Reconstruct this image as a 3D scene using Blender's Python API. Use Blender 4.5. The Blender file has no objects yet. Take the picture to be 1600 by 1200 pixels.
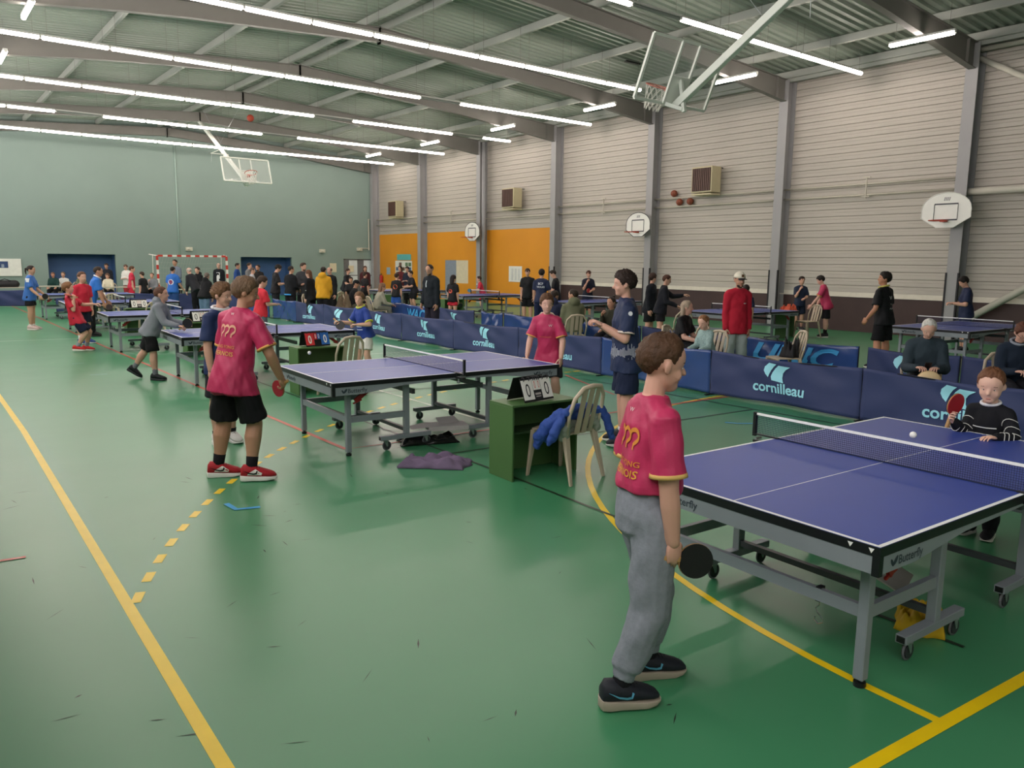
import bpy, bmesh, math, random
import numpy as np
from math import sin, cos, pi, radians as rad
from mathutils import Vector, Matrix, noise
from mathutils.bvhtree import BVHTree

SC = bpy.context.scene
COL = SC.collection
V = Vector

# ------------------------------------------------------------------ camera
YAW, PITCH, ROLL, CAM_H = 0.66355, 0.15487, 0.01015, 1.90853
cam_data = bpy.data.cameras.new('camera')
cam_data.sensor_fit = 'HORIZONTAL'
cam_data.sensor_width = 36.0
cam_data.lens = 1218.995 / 1600 * 36.0
cam_data.clip_end = 300
cam = bpy.data.objects.new('camera', cam_data)
COL.objects.link(cam)
_f = V((sin(YAW) * cos(PITCH), cos(YAW) * cos(PITCH), -sin(PITCH)))
_r = V((cos(YAW), -sin(YAW), 0))
_u = _r.cross(_f)
_r2 = _r * cos(ROLL) + _u * sin(ROLL)
_u2 = -_r * sin(ROLL) + _u * cos(ROLL)
cam.matrix_world = Matrix(((_r2.x, _u2.x, -_f.x, 0), (_r2.y, _u2.y, -_f.y, 0), (_r2.z, _u2.z, -_f.z, CAM_H), (0, 0, 0, 1)))
SC.camera = cam

# ------------------------------------------------------------------ world, exposure
world = bpy.data.worlds.new('overcast_daylight')
SC.world = world
world.use_nodes = True
_bg = world.node_tree.nodes['Background']
_bg.inputs[0].default_value = (1.0, 0.955, 0.94, 1)
_bg.inputs[1].default_value = 2.2
TUBE_POWER = 25.0
vs = SC.view_settings
vs.view_transform = 'Standard'
vs.look = 'None'
vs.gamma = 1.0
vs.use_curve_mapping = False
vs.exposure = 0.66

# ------------------------------------------------------------------ materials
def lin(c):
    if isinstance(c, str):
        c = [int(c[i:i + 2], 16) / 255 for i in (1, 3, 5)]
    return tuple(((x / 12.92) if x <= 0.04045 else ((x + 0.055) / 1.055) ** 2.4) for x in c)

MATS = {}
def mat(name, col='#808080', rough=0.6, metal=0.0, var=0.06, vscale=6.0, bump=0.0, bscale=60.0, spec=0.4, stretch=None, coat=0.0, alpha=None, trans=0.0):
    if name in MATS:
        return MATS[name]
    m = bpy.data.materials.new(name)
    m.use_nodes = True
    nt = m.node_tree
    b = nt.nodes['Principled BSDF']
    c = lin(col)
    b.inputs['Roughness'].default_value = rough
    b.inputs['Metallic'].default_value = metal
    b.inputs['Specular IOR Level'].default_value = spec
    b.inputs['Coat Weight'].default_value = coat
    tc = nt.nodes.new('ShaderNodeTexCoord')
    mp = nt.nodes.new('ShaderNodeMapping')
    nt.links.new(tc.outputs['Object'], mp.inputs[0])
    if stretch:
        mp.inputs['Scale'].default_value = stretch
    nz = nt.nodes.new('ShaderNodeTexNoise')
    nz.inputs['Scale'].default_value = vscale
    nz.inputs['Detail'].default_value = 4
    nt.links.new(mp.outputs[0], nz.inputs['Vector'])
    mx = nt.nodes.new('ShaderNodeMix')
    mx.data_type = 'RGBA'
    mx.inputs['A'].default_value = tuple(max(0, x * (1 - var * 2)) for x in c) + (1,)
    mx.inputs['B'].default_value = tuple(min(1, x * (1 + var * 2)) for x in c) + (1,)
    nt.links.new(nz.outputs[0], mx.inputs['Factor'])
    nt.links.new(mx.outputs['Result'], b.inputs['Base Color'])
    if bump:
        n2 = nt.nodes.new('ShaderNodeTexNoise')
        n2.inputs['Scale'].default_value = bscale
        n2.inputs['Detail'].default_value = 3
        nt.links.new(mp.outputs[0], n2.inputs['Vector'])
        bp = nt.nodes.new('ShaderNodeBump')
        bp.inputs['Strength'].default_value = bump
        bp.inputs['Distance'].default_value = 0.01
        nt.links.new(n2.outputs[0], bp.inputs['Height'])
        nt.links.new(bp.outputs[0], b.inputs['Normal'])
    if alpha is not None:
        b.inputs['Alpha'].default_value = alpha
    if trans:
        b.inputs['Transmission Weight'].default_value = trans
    MATS[name] = m
    return m

def emat(name, col, strength):
    m = bpy.data.materials.new(name)
    m.use_nodes = True
    b = m.node_tree.nodes['Principled BSDF']
    b.inputs['Base Color'].default_value = (0.9, 0.9, 0.9, 1)
    b.inputs['Emission Color'].default_value = lin(col) + (1,)
    b.inputs['Emission Strength'].default_value = strength
    MATS[name] = m
    return m

# ------------------------------------------------------------------ mesh helpers
class MB:
    """collects closed shapes for one mesh object"""
    def __init__(self):
        self.v = []; self.f = []
    def add(self, vs_, fs):
        o = len(self.v)
        self.v.extend(tuple(x) for x in vs_)
        self.f.extend(tuple(i + o for i in f) for f in fs)
        return self
    def box(self, a, b, M=None):
        x0, y0, z0 = a; x1, y1, z1 = b
        vv = [(x0, y0, z0), (x1, y0, z0), (x1, y1, z0), (x0, y1, z0), (x0, y0, z1), (x1, y0, z1), (x1, y1, z1), (x0, y1, z1)]
        if M is not None:
            vv = [M @ V(q) for q in vv]
        return self.add(vv, [(0, 3, 2, 1), (4, 5, 6, 7), (0, 1, 5, 4), (1, 2, 6, 5), (2, 3, 7, 6), (3, 0, 4, 7)])
    def bar(self, a, b, w, h=None, up=(0, 0, 1)):
        """square bar from a to b, w across, h along up"""
        a = V(a); b = V(b); h = w if h is None else h
        d = (b - a).normalized(); u = V(up)
        if abs(d.dot(u)) > 0.98:
            u = V((0, 1, 0))
        s = d.cross(u).normalized(); u = s.cross(d).normalized()
        vv = []
        for p in (a, b):
            for i, j in ((-1, -1), (1, -1), (1, 1), (-1, 1)):
                vv.append(p + s * (i * w / 2) + u * (j * h / 2))
        return self.add(vv, [(0, 1, 2, 3), (7, 6, 5, 4), (0, 4, 5, 1), (1, 5, 6, 2), (2, 6, 7, 3), (3, 7, 4, 0)])
    def tube(self, pts, r, n=8, cap=True, squash=None):
        """round tube along points; r a number or list; squash=(vector, factor)"""
        pts = [V(q) for q in pts]
        rr = r if isinstance(r, (list, tuple)) else [r] * len(pts)
        vv = []; prev = None
        for i, p in enumerate(pts):
            d = (pts[min(i + 1, len(pts) - 1)] - pts[max(i - 1, 0)])
            if d.length < 1e-9:
                d = V((0, 0, 1))
            d.normalize()
            if prev is None:
                a = d.orthogonal().normalized()
            else:
                a = (prev - d * prev.dot(d))
                a = a.normalized() if a.length > 1e-6 else d.orthogonal().normalized()
            prev = a
            b = d.cross(a)
            for k in range(n):
                t = 2 * pi * k / n
                vv.append(p + (a * cos(t) + b * sin(t)) * rr[i])
        ff = []
        m = len(pts)
        for i in range(m - 1):
            for k in range(n):
                ff.append((i * n + k, i * n + (k + 1) % n, (i + 1) * n + (k + 1) % n, (i + 1) * n + k))
        if cap:
            ff.append(tuple(range(n - 1, -1, -1)))
            ff.append(tuple((m - 1) * n + k for k in range(n)))
        return self.add(vv, ff)
    def cyl(self, a, b, r, n=12):
        return self.tube([a, b], r, n)
    def capsule(self, pts, rr, n=10):
        """tube with rounded ends"""
        pts = [V(q) for q in pts]
        rr = list(rr)
        d0 = (pts[0] - pts[1]).normalized(); d1 = (pts[-1] - pts[-2]).normalized()
        P = []; Rr = []
        for k in (75, 50, 25):
            P.append(pts[0] + d0 * rr[0] * sin(rad(k))); Rr.append(rr[0] * cos(rad(k)))
        P += pts; Rr += rr
        for k in (25, 50, 75):
            P.append(pts[-1] + d1 * rr[-1] * sin(rad(k))); Rr.append(rr[-1] * cos(rad(k)))
        return self.tube(P, Rr, n)
    def ell(self, c, r, R=None, nu=14, nv=9):
        c = V(c); vv = []; ff = []
        for j in range(1, nv):
            t = pi * j / nv
            for i in range(nu):
                a = 2 * pi * i / nu
                q = V((r[0] * sin(t) * cos(a), r[1] * sin(t) * sin(a), r[2] * cos(t)))
                vv.append(c + (R @ q if R is not None else q))
        q = V((0, 0, r[2])); q2 = -q
        vv.append(c + (R @ q if R is not None else q)); vv.append(c + (R @ q2 if R is not None else q2))
        T, B = len(vv) - 2, len(vv) - 1
        for j in range(nv - 2):
            for i in range(nu):
                ff.append((j * nu + i, (j + 1) * nu + i, (j + 1) * nu + (i + 1) % nu, j * nu + (i + 1) % nu))
        for i in range(nu):
            ff.append((T, i, (i + 1) % nu))
            ff.append((B, (nv - 2) * nu + (i + 1) % nu, (nv - 2) * nu + i))
        return self.add(vv, ff)
    def prism(self, outline, z0, z1, M=None):
        n = len(outline)
        vv = [V((x, y, z0)) for x, y in outline] + [V((x, y, z1)) for x, y in outline]
        if M is not None:
            vv = [M @ q for q in vv]
        ff = [tuple(range(n - 1, -1, -1)), tuple(range(n, 2 * n))] + [(i, (i + 1) % n, n + (i + 1) % n, n + i) for i in range(n)]
        return self.add(vv, ff)
    def sheet(self, fn, nu, nv, thick=0.0):
        """grid of fn(u,v)->Vector for u,v in 0..1"""
        vv = [fn(i / nu, j / nv) for j in range(nv + 1) for i in range(nu + 1)]
        ff = [(j * (nu + 1) + i, j * (nu + 1) + i + 1, (j + 1) * (nu + 1) + i + 1, (j + 1) * (nu + 1) + i) for j in range(nv) for i in range(nu)]
        return self.add(vv, ff)
    def mesh(self, name):
        me = bpy.data.meshes.new(name)
        me.from_pydata(self.v, [], self.f)
        me.update()
        return me
    def build(self, name, m, parent=None, smooth=False):
        return obj(name, self.mesh(name), m, parent, smooth)

def obj(name, me, m=None, parent=None, smooth=False):
    o = bpy.data.objects.new(name, me)
    COL.objects.link(o)
    if m is not None and len(me.materials) == 0:
        me.materials.append(m)
    if parent is not None:
        o.parent = parent
    if smooth:
        me.polygons.foreach_set('use_smooth', [True] * len(me.polygons))
    return o

def bevel(o, w=0.004, seg=2):
    md = o.modifiers.new('bevel', 'BEVEL')
    md.width = w; md.segments = seg; md.limit_method = 'ANGLE'
    return o

def tag(o, label=None, cat=None, group=None, kind=None):
    if label: o['label'] = label
    if cat: o['category'] = cat
    if group: o['group'] = group
    if kind: o['kind'] = kind
    return o

def thing(name, label, cat, loc=(0, 0, 0), rz=0.0, group=None):
    o = bpy.data.objects.new(name, None)
    o.empty_display_size = 0.1
    COL.objects.link(o)
    o.location = loc; o.rotation_euler = (0, 0, rz)
    return tag(o, label, cat, group)

def dup(root, label=None, loc=None, rz=None, group=None):
    """copy of a thing with its parts and sub-parts (mesh data shared)"""
    r = root.copy(); COL.objects.link(r)
    if loc is not None: r.location = loc
    if rz is not None: r.rotation_euler = (0, 0, rz)
    if label: r['label'] = label
    if group: r['group'] = group
    for ch in list(root.children):
        c = ch.copy(); COL.objects.link(c); c.parent = r
        for g in list(ch.children):
            d = g.copy(); COL.objects.link(d); d.parent = c
    return r

def fbm(x, y=0.0, z=0.0, s=0.0):
    return noise.noise(V((x + s * 17.3, y + s * 5.1, z - s * 9.7)))

ORD = ['first', 'second', 'third', 'fourth', 'fifth', 'sixth', 'seventh', 'eighth', 'ninth', 'tenth', 'eleventh', 'twelfth', 'thirteenth', 'fourteenth', 'fifteenth']

# lettering: one flat mesh per string (height-1 font units, origin bottom left)
_TXT = {}
def text_shape(s, bold=0.0, shear=0.0):
    key = (s, bold, shear)
    if key in _TXT:
        return _TXT[key]
    cu = bpy.data.curves.new('lettering', 'FONT')
    cu.body = s; cu.size = 1.0; cu.offset = bold; cu.resolution_u = 3; cu.shear = shear
    o = bpy.data.objects.new('lettering_tmp', cu)
    COL.objects.link(o)
    dg = bpy.context.evaluated_depsgraph_get()
    me = bpy.data.meshes.new_from_object(o.evaluated_get(dg))
    vv = np.array([v.co[:] for v in me.vertices])
    ff = [tuple(p.vertices) for p in me.polygons]
    bpy.data.objects.remove(o); bpy.data.curves.remove(cu); bpy.data.meshes.remove(me)
    vv[:, 0] -= vv[:, 0].min()
    _TXT[key] = (vv, ff)
    return _TXT[key]

def text_on(s, fn, width, height=None, bold=0.012, shear=0.0):
    """MB with the string mapped by fn(x,y) -> Vector, x 0..width, baseline y=0"""
    vv, ff = text_shape(s, bold, shear)
    w = vv[:, 0].max(); h = vv[:, 1].max()
    sx = width / w; sy = sx if height is None else height / h
    mb = MB()
    mb.add([fn(x * sx, y * sy) for x, y, z in vv], ff)
    return mb
for _s in (('cornilleau', 0.02, 0), ('Butterfly', 0.012, 0), ('0', 0.01, 0)):
    text_shape(*_s)
# ================================================================== the hall
XL, XR, YB, YF = -0.55, 22.0, -6.8, 41.0
COLY = [9.1 + 5.3 * i for i in range(-3, 6)] + [40.75]
def roof_z(x): return 8.32 - 0.062 * abs(x - 10.75)
def raf_z(x): return 8.08 - 0.062 * abs(x - 10.75)

# ---- floor
fm = mat('green_resin_floor', '#43895f', rough=0.26, var=0.10, vscale=0.5, spec=0.55)
_nt = fm.node_tree; _b = _nt.nodes['Principled BSDF']
_tc = _nt.nodes.new('ShaderNodeTexCoord')
_n = _nt.nodes.new('ShaderNodeTexNoise'); _n.inputs['Scale'].default_value = 1.3; _n.inputs['Detail'].default_value = 5
_nt.links.new(_tc.outputs['Object'], _n.inputs['Vector'])
_mr = _nt.nodes.new('ShaderNodeMapRange')
_mr.inputs['To Min'].default_value = 0.295; _mr.inputs['To Max'].default_value = 0.35
_nt.links.new(_n.outputs[0], _mr.inputs['Value']); _nt.links.new(_mr.outputs[0], _b.inputs['Roughness'])
_n2 = _nt.nodes.new('ShaderNodeTexNoise'); _n2.inputs['Scale'].default_value = 2.0; _n2.inputs['Detail'].default_value = 2
_nt.links.new(_tc.outputs['Object'], _n2.inputs['Vector'])
_bp = _nt.nodes.new('ShaderNodeBump'); _bp.inputs['Strength'].default_value = 0.03; _bp.inputs['Distance'].default_value = 0.02
_nt.links.new(_n2.outputs[0], _bp.inputs['Height']); _nt.links.new(_bp.outputs[0], _b.inputs['Normal'])
floor = tag(MB().box((XL, YB, -0.1), (XR + 0.2, YF + 1.0, 0)).build('floor', fm), 'glossy green resin sports hall floor with painted court lines', kind='structure')

LZ = [0.0015]
def line_strip(name, pts, w, m):
    """painted line along a polyline"""
    LZ[0] += 0.00005
    z = LZ[0]; vv = []; ff = []
    P = [V((x, y, 0)) for x, y in pts]
    for i, p in enumerate(P):
        d = (P[min(i + 1, len(P) - 1)] - P[max(i - 1, 0)]).normalized()
        s = V((-d.y, d.x, 0)) * (w / 2)
        vv += [(p.x - s.x, p.y - s.y, z), (p.x + s.x, p.y + s.y, z)]
        if i: ff.append((2 * i - 2, 2 * i, 2 * i + 1, 2 * i - 1))
    return MB().add(vv, ff).build(name, m, floor)
yel = mat('yellow_line_paint', '#f2cc10', rough=0.35, var=0.05)
redl = mat('red_line_paint', '#c04a3a', rough=0.35, var=0.06)
whl = mat('white_line_paint', '#d9e2d4', rough=0.35, var=0.05)
blk = mat('black_line_paint', '#2c3b2c', rough=0.35, var=0.05)
tap = mat('blue_tape', '#3f9ad0', rough=0.5, var=0.05)
line_strip('court_line', [(0.78, -6), (0.817, 2.79), (0.95, 10), (1.05, 38)], 0.06, yel)
line_strip('court_line', [(0.9, 1.49), (2.765, 1.315), (4.009, 1.198), (12, 0.55)], 0.062, yel)
C6 = (9.25, 1.08)
arc6 = [(C6[0] + 5.93 * cos(rad(a)), C6[1] + 5.93 * sin(rad(a))) for a in range(178, 89, -3)]
line_strip('court_line', arc6 + [(12.25, 6.95)], 0.05, yel)
for k in range(50):
    a0 = 157.5 - k * 1.9
    if a0 < 90: break
    line_strip('court_dash', [(C6[0] + 9.05 * cos(rad(a)), C6[1] + 9.05 * sin(rad(a))) for a in (a0, a0 - 0.95)], 0.055, yel)
for k in range(6):
    line_strip('court_dash', [(9.3 + k * 0.3, 10.13), (9.45 + k * 0.3, 10.13)], 0.055, yel)
line_strip('court_line', [(3.44, 38), (3.42, 19), (3.455, 7.17), (4.4, 7.12), (9.4, 6.9)], 0.05, redl)
line_strip('court_line', [(0.2, 5.73), (0.49, 5.69)], 0.035, redl)
line_strip('court_line', [(5.45, 6.8), (5.5, 9.5), (5.5, 10.6), (6.9, 14.45)], 0.035, whl)
line_strip('court_line', [(6.9, 14.48), (12, 14.15)], 0.035, whl)
line_strip('court_line', [(0.8, 21.3), (3.4, 21.0)], 0.05, whl)
line_strip('court_line', [(4.10, 1.5), (4.15, 4.16), (4.2, 5.36), (4.35, 12.5)], 0.03, blk)
line_strip('court_line', [(4.12, 6.4), (7.437, 6.17), (8.83, 6.08)], 0.03, blk)
line_strip('court_line', [(8.83, 9.4), (8.84, 7.98), (8.85, 6.06), (8.9, 3.0)], 0.03, blk)
line_strip('court_line', [(4.3, 10.2), (9.3, 9.7)], 0.03, blk)
line_strip('court_line', [(8.9, 9.9), (8.65, 9.28), (8.14, 7.97)], 0.04, redl)
line_strip('tape_mark', [(1.885, 6.06), (1.90, 5.87), (2.07, 5.82)], 0.045, tap)
line_strip('tape_mark', [(7.80, 5.75), (7.88, 5.62), (8.05, 5.50)], 0.05, tap)
line_strip('tape_mark', [(2.35, 16.0), (2.55, 16.0)], 0.05, mat('pale_tape', '#8fb3b8', 0.5))
line_strip('tape_mark', [(2.35, 14.3), (2.6, 14.25)], 0.05, MATS['pale_tape'])
# dark rubber scuffs
sc = MB(); _rr = random.Random(4)
for k in range(80):
    x, y = _rr.uniform(0.3, 5.5), _rr.uniform(1.9, 7.5)
    a = _rr.uniform(0, pi); L = _rr.uniform(0.03, 0.15); w = _rr.uniform(0.003, 0.010)
    d = V((cos(a), sin(a), 0)) * L / 2; s = V((-sin(a), cos(a), 0)) * w / 2
    c = V((x, y, 0.0012)); sc.add([c - d, c + s, c + d, c - s], [(0, 3, 2, 1)])
tag(sc.build('scuff_mark', mat('scuff_rubber', '#2a3a2c', 0.5), floor), kind='stuff')

# ---- ceiling: corrugated deck, purlins, rafters
deckm = mat('galvanised_roof_deck', '#8b968a', rough=0.5, metal=0.0, var=0.06, vscale=1.5, spec=0.4)
mb = MB()
prof = []
y = YB
while y < YF + 0.3:
    prof += [(y, 0), (y + 0.09, 0), (y + 0.125, 0.055), (y + 0.215, 0.055)]; y += 0.25
prof.append((y, 0))
xs = [XL - 0.1, 10.75, XR + 0.15]
vv = [(x, yy, roof_z(x) + dz) for x in xs for yy, dz in prof]
n = len(prof)
mb.add(vv, [(r * n + i, (r + 1) * n + i, (r + 1) * n + i + 1, r * n + i + 1) for r in range(2) for i in range(n - 1)])
ceiling = tag(mb.build('ceiling', deckm), 'shallow pitched corrugated metal roof deck on grey steel rafters', kind='structure')
steel = mat('grey_painted_steel', '#75736e', rough=0.5, var=0.05, vscale=2, spec=0.4)
steel2 = mat('pale_grey_steel', '#9fa29b', rough=0.5, var=0.05, vscale=2)
# purlins
for px in (-0.3, 2.0, 4.9, 7.75, 10.42, 11.05, 13.75, 16.65, 19.7, 21.6):
    z = roof_z(px) - 0.11
    m_ = MB()
    m_.bar((px, YB, z), (px, YF, z), 0.10, 0.20)
    bevel(m_.build('purlin', steel2, ceiling), 0.02, 2)
# rafters
def rafter(y):
    mb = MB()
    for sgn in (-1, 1):
        X = lambda d: 10.75 + sgn * d
        st = [(0, 0.36), (5.0, 0.36), (6.5, 0.40), (10.95, 0.62)]
        top = [(X(d), raf_z(X(d))) for d, h in st]; bot = [(X(d), raf_z(X(d)) - h) for d, h in st]
        for i in range(3):
            (xa, za), (xb, zb) = top[i], top[i + 1]; (xc, zc), (xd, zd) = bot[i], bot[i + 1]
            w = 0.01
            mb.add([(xa, y - w, za), (xb, y - w, zb), (xd, y - w, zd), (xc, y - w, zc), (xa, y + w, za), (xb, y + w, zb), (xd, y + w, zd), (xc, y + w, zc)],
                   [(0, 1, 2, 3), (7, 6, 5, 4)])
            mb.bar((xa, y, za), (xb, y, zb), 0.17, 0.02)
            mb.bar((xc, y, zc), (xd, y, zd), 0.17, 0.02)
        mb.box((X(0) - 0.012, y - 0.085, 7.66), (X(0) + 0.012, y + 0.085, 8.1))
        mb.box((X(10.4) - 0.01, y - 0.08, raf_z(X(10.4)) - 0.6), (X(10.4) + 0.01, y + 0.08, raf_z(X(10.4))))
    return mb
for i, y in enumerate(COLY[:-1] + [40.75]):
    rafter(y).build('rafter', steel, ceiling)
# roof vents / dark skylight strips
for (x, y) in ((7.2, 21.8), (13.4, 20.9), (17.9, 17.2)):
    z = roof_z(x) - 0.02
    MB().box((x - 0.3, y - 0.05, z - 0.03), (x + 0.3, y + 0.05, z + 0.01)).build('roof_vent', mat('dark_grey_plastic', '#303230', 0.5), ceiling)

# ---- right wall: siding planks per bay, columns, lower panels
wallR = tag(MB().box((XR + 0.03, YB, 0), (XR + 0.2, YF, 7.75)).build('wall_right', mat('wall_backing', '#8d887e', 0.8)), 'pale grey plank-clad side wall with steel columns', kind='structure')
plm = mat('pale_siding', '#bab3aa', rough=0.55, var=0.07, vscale=1.2, spec=0.3, stretch=(1, 0.4, 3))
_pl = {}
def plank_mesh(L, h):
    k = (round(L, 2), round(h, 2))
    if k not in _pl:
        out = [(0.03, 0.0), (0.0, 0.0), (-0.008, 0.012), (-0.008, h * 0.52), (0.001, h * 0.56), (-0.006, h * 0.60), (-0.006, h - 0.02), (0.010, h - 0.007), (0.03, h - 0.007)]
        M = Matrix(((1, 0, 0, 0), (0, 0, 1, 0), (0, 1, 0, 0), (0, 0, 0, 1)))
        _pl[k] = MB().prism(out, 0, L, M).mesh('plank')
        _pl[k].materials.append(plm)
    return _pl[k]
bays = [(3.8, 9.1), (9.1, 14.4), (14.4, 19.7), (19.7, 25.0), (25.0, 30.3), (30.3, 35.6), (35.6, 40.75)]
for bi, (ya, yb) in enumerate(bays):
    zb = 1.14 if ya < 24.9 else 3.38
    hz = 0.2
    z = zb
    while z < 7.5:
        o = bpy.data.objects.new('plank', plank_mesh(yb - ya - 0.02, hz)); COL.objects.link(o)
        o.location = (XR, ya + 0.01, z); o.parent = wallR
        z += hz
    if ya < 24.9:
        bevel(MB().box((XR - 0.02, ya, 0), (XR + 0.03, yb, 1.0)).build('lower_panel', mat('brown_wall_panel', '#43302e', 0.55, var=0.12, vscale=1.5), wallR))
        MB().box((XR - 0.05, ya, 1.0), (XR + 0.03, yb, 1.035)).build('dado_rail', mat('dado_white', '#d8d2c4', 0.5), wallR)
        MB().box((XR - 0.015, ya, 1.035), (XR + 0.03, yb, 1.14)).build('dado_board', MATS['dado_white'], wallR)
    if bi == 6:
        MB().box((XR - 0.01, 36.45, 0), (XR + 0.03, yb, 3.38)).build('yellow_panel', mat('ochre_panel', '#dd9324', 0.55, var=0.05, vscale=0.8), wallR)
        MB().box((XR - 0.01, ya, 1.98), (XR + 0.03, 36.45, 3.38)).build('yellow_panel', MATS['ochre_panel'], wallR)
    elif bi == 5:
        for a, b, z0 in ((ya, 31.7, 0), (31.7, 33.75, 1.98), (33.75, yb, 0)):
            MB().box((XR - 0.01, a, z0), (XR + 0.03, b, 3.38)).build('yellow_panel', mat('ochre_panel', '#dd9324', 0.55, var=0.05, vscale=0.8), wallR)
    elif bi == 4:
        MB().box((XR - 0.01, ya, 0), (XR + 0.03, yb, 3.38)).build('yellow_panel', mat('ochre_panel', '#dd9324', 0.55, var=0.05, vscale=0.8), wallR)
colm = mat('column_grey', '#9c9b9c', rough=0.5, var=0.05, vscale=2)
for i, y in enumerate(COLY[1:]):
    mb = MB()
    mb.box((21.58, y - 0.15, 0), (21.60, y + 0.15, 7.4)).box((21.6, y - 0.012, 0), (XR, y + 0.012, 7.4)).box((21.97, y - 0.15, 0), (XR - 0.005, y + 0.15, 7.4))
    c = mb.build('column', colm, wallR)
    if 8 < y < 26:
        for s in (-1, 1):
            MB().box((21.56, y + s * 0.15 - 0.02, 0), (21.62, y + s * 0.15 + 0.02, 1.75)).build('corner_guard', mat('black_rubber_guard', '#26262a', 0.7), c)
# eave beam, downpipe, bracing tubes
MB().bar((21.7, 3.8, 7.42), (21.7, 40.7, 7.42), 0.12, 0.16).build('eave_beam', steel2, wallR)
MB().cyl((21.62, 29.9, 0), (21.62, 29.9, 7.3), 0.10, 14).build('downpipe', mat('downpipe_grey', '#8e8e90', 0.45), wallR, True)
brm = mat('brace_tube', '#b7b5a9', 0.45, var=0.04)
for a, b, r in (((21.75, 9.0, 7.05), (21.75, 3.9, 4.0), 0.07), ((21.75, 9.0, 3.8), (21.75, 3.9, 3.8), 0.09), ((21.75, 9.1, 0.3), (21.75, 4.0, 3.7), 0.09), ((21.75, 9.0, 7.25), (21.75, 3.9, 7.3), 0.06)):
    MB().cyl(a, b, r, 12).build('brace_tube', brm, wallR, True)
# heating pipes
pim = mat('pipe_paint', '#c2bcae', 0.45, var=0.04)
for z in (4.2, 3.9):
    for ya, yb in bays[1:]:
        MB().cyl((21.88, ya + 0.02, z), (21.88, yb - 0.02, z), 0.028, 8).build('heating_pipe', pim, wallR, True)
for yc in (11.75, 22.3, 33.0):
    MB().bar((21.85, yc, 3.8), (21.85, yc, 4.4), 0.03).bar((21.84, yc - 0.12, 4.38), (21.84, yc + 0.12, 4.38), 0.03).bar((21.84, yc - 0.12, 3.85), (21.84, yc + 0.12, 3.85), 0.03).build('pipe_bracket', pim, wallR)

# ---- doors and openings in the yellow part
dg = mat('door_grey', '#8a93a0', 0.5)
d2 = tag(MB().box((XR + 0.0, 32.75, 0), (XR + 0.05, 33.75, 1.98)).build('door_2', dg), 'grey blue door in the yellow wall', kind='structure')
MB().cyl((XR - 0.06, 32.95, 1.0), (XR, 32.95, 1.0), 0.02, 8).bar((XR - 0.06, 32.95, 1.0), (XR - 0.06, 33.08, 1.0), 0.02).build('door_handle', mat('chrome', '#c8c8c8', 0.25, 1.0), d2)
w2 = tag(MB().box((XR + 0.0, 31.7, 0), (XR + 0.05, 32.75, 1.98)).build('window_1', mat('cream_board', '#d9cdb0', 0.6)), 'cream panel beside the grey door in the yellow wall', kind='structure')
MB().box((XR - 0.012, 31.7, 0), (XR + 0.02, 32.75, 0.85)).build('sill_panel', MATS['ochre_panel'], w2)
d3 = tag(MB().box((XR + 0.9, 35.6, 0), (XR + 0.95, 36.45, 1.98)).build('door_3', mat('corridor_cream', '#cfc4ae', 0.6)), 'lit corridor seen through narrow opening in yellow wall', kind='structure')
MB().box((XR + 0.05, 36.42, 0), (XR + 0.9, 36.45, 1.98)).build('reveal', MATS['ochre_panel'], d3)
MB().box((XR + 0.85, 35.7, 0), (XR + 0.9, 36.2, 1.0)).build('corridor_panel', mat('orange_panel', '#d7792c', 0.6), d3)

# ---- far wall with two recesses
fwm = mat('far_wall_green', '#84968f', rough=0.75, var=0.04, vscale=0.6, bump=0.1, bscale=30)
mb = MB()
segs = [(XL, 5.39, 0, 9), (5.39, 8.18, 2.08, 9), (8.18, 14.1, 0, 9), (14.1, 16.87, 2.04, 9), (16.87, 19.9, 0, 9), (19.9, 21.8, 2.0, 9), (21.8, 22.1, 0, 9)]
for a, b, z0, z1 in segs:
    mb.box((a, YF, z0), (b, YF + 0.25, z1))
wallF = tag(mb.build('wall_back', fwm), 'pale green end wall with two dark blue recesses', kind='structure')
blu = mat('recess_blue', '#41618f', 0.6, var=0.08, vscale=1)
for a, b in ((5.39, 8.18), (14.1, 16.87)):
    MB().box((a, YF + 0.95, 0), (b, YF + 1.0, 2.1)).box((a - 0.03, YF + 0.2, 0), (a, YF + 1.0, 2.1)).box((b, YF + 0.2, 0), (b + 0.03, YF + 1.0, 2.1)).box((a, YF + 0.2, 2.08), (b, YF + 1.0, 2.14)).build('recess_lining', blu, wallF)
MB().cyl((11.08, YF - 0.03, 2.0), (11.1, YF - 0.03, 7.4), 0.035, 8).build('conduit', mat('conduit_paint', '#a3b8b0', 0.5), wallF, True)
for x, z in ((11.53, 2.4), (18.6, 2.42), (20.87, 2.55)):
    MB().box((x - 0.16, YF - 0.12, z - 0.09), (x + 0.16, YF, z + 0.09)).ell((x, YF - 0.12, z), (0.08, 0.05, 0.06)).build('alarm_box', mat('alarm_cream', '#c9c6b6', 0.5), wallF)
MB().tube([(21.9, YF - 0.1, 4.25), (21.45, YF - 0.1, 4.25), (21.45, YF - 0.1, 2.5)], 0.035).tube([(21.9, YF - 0.16, 3.95), (21.65, YF - 0.16, 3.95), (21.65, YF - 0.16, 2.5)], 0.035).tube([(20.9, YF - 0.1, 2.6), (21.5, YF - 0.1, 2.6)], 0.025).build('corner_pipe', pim, wallF)
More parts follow.
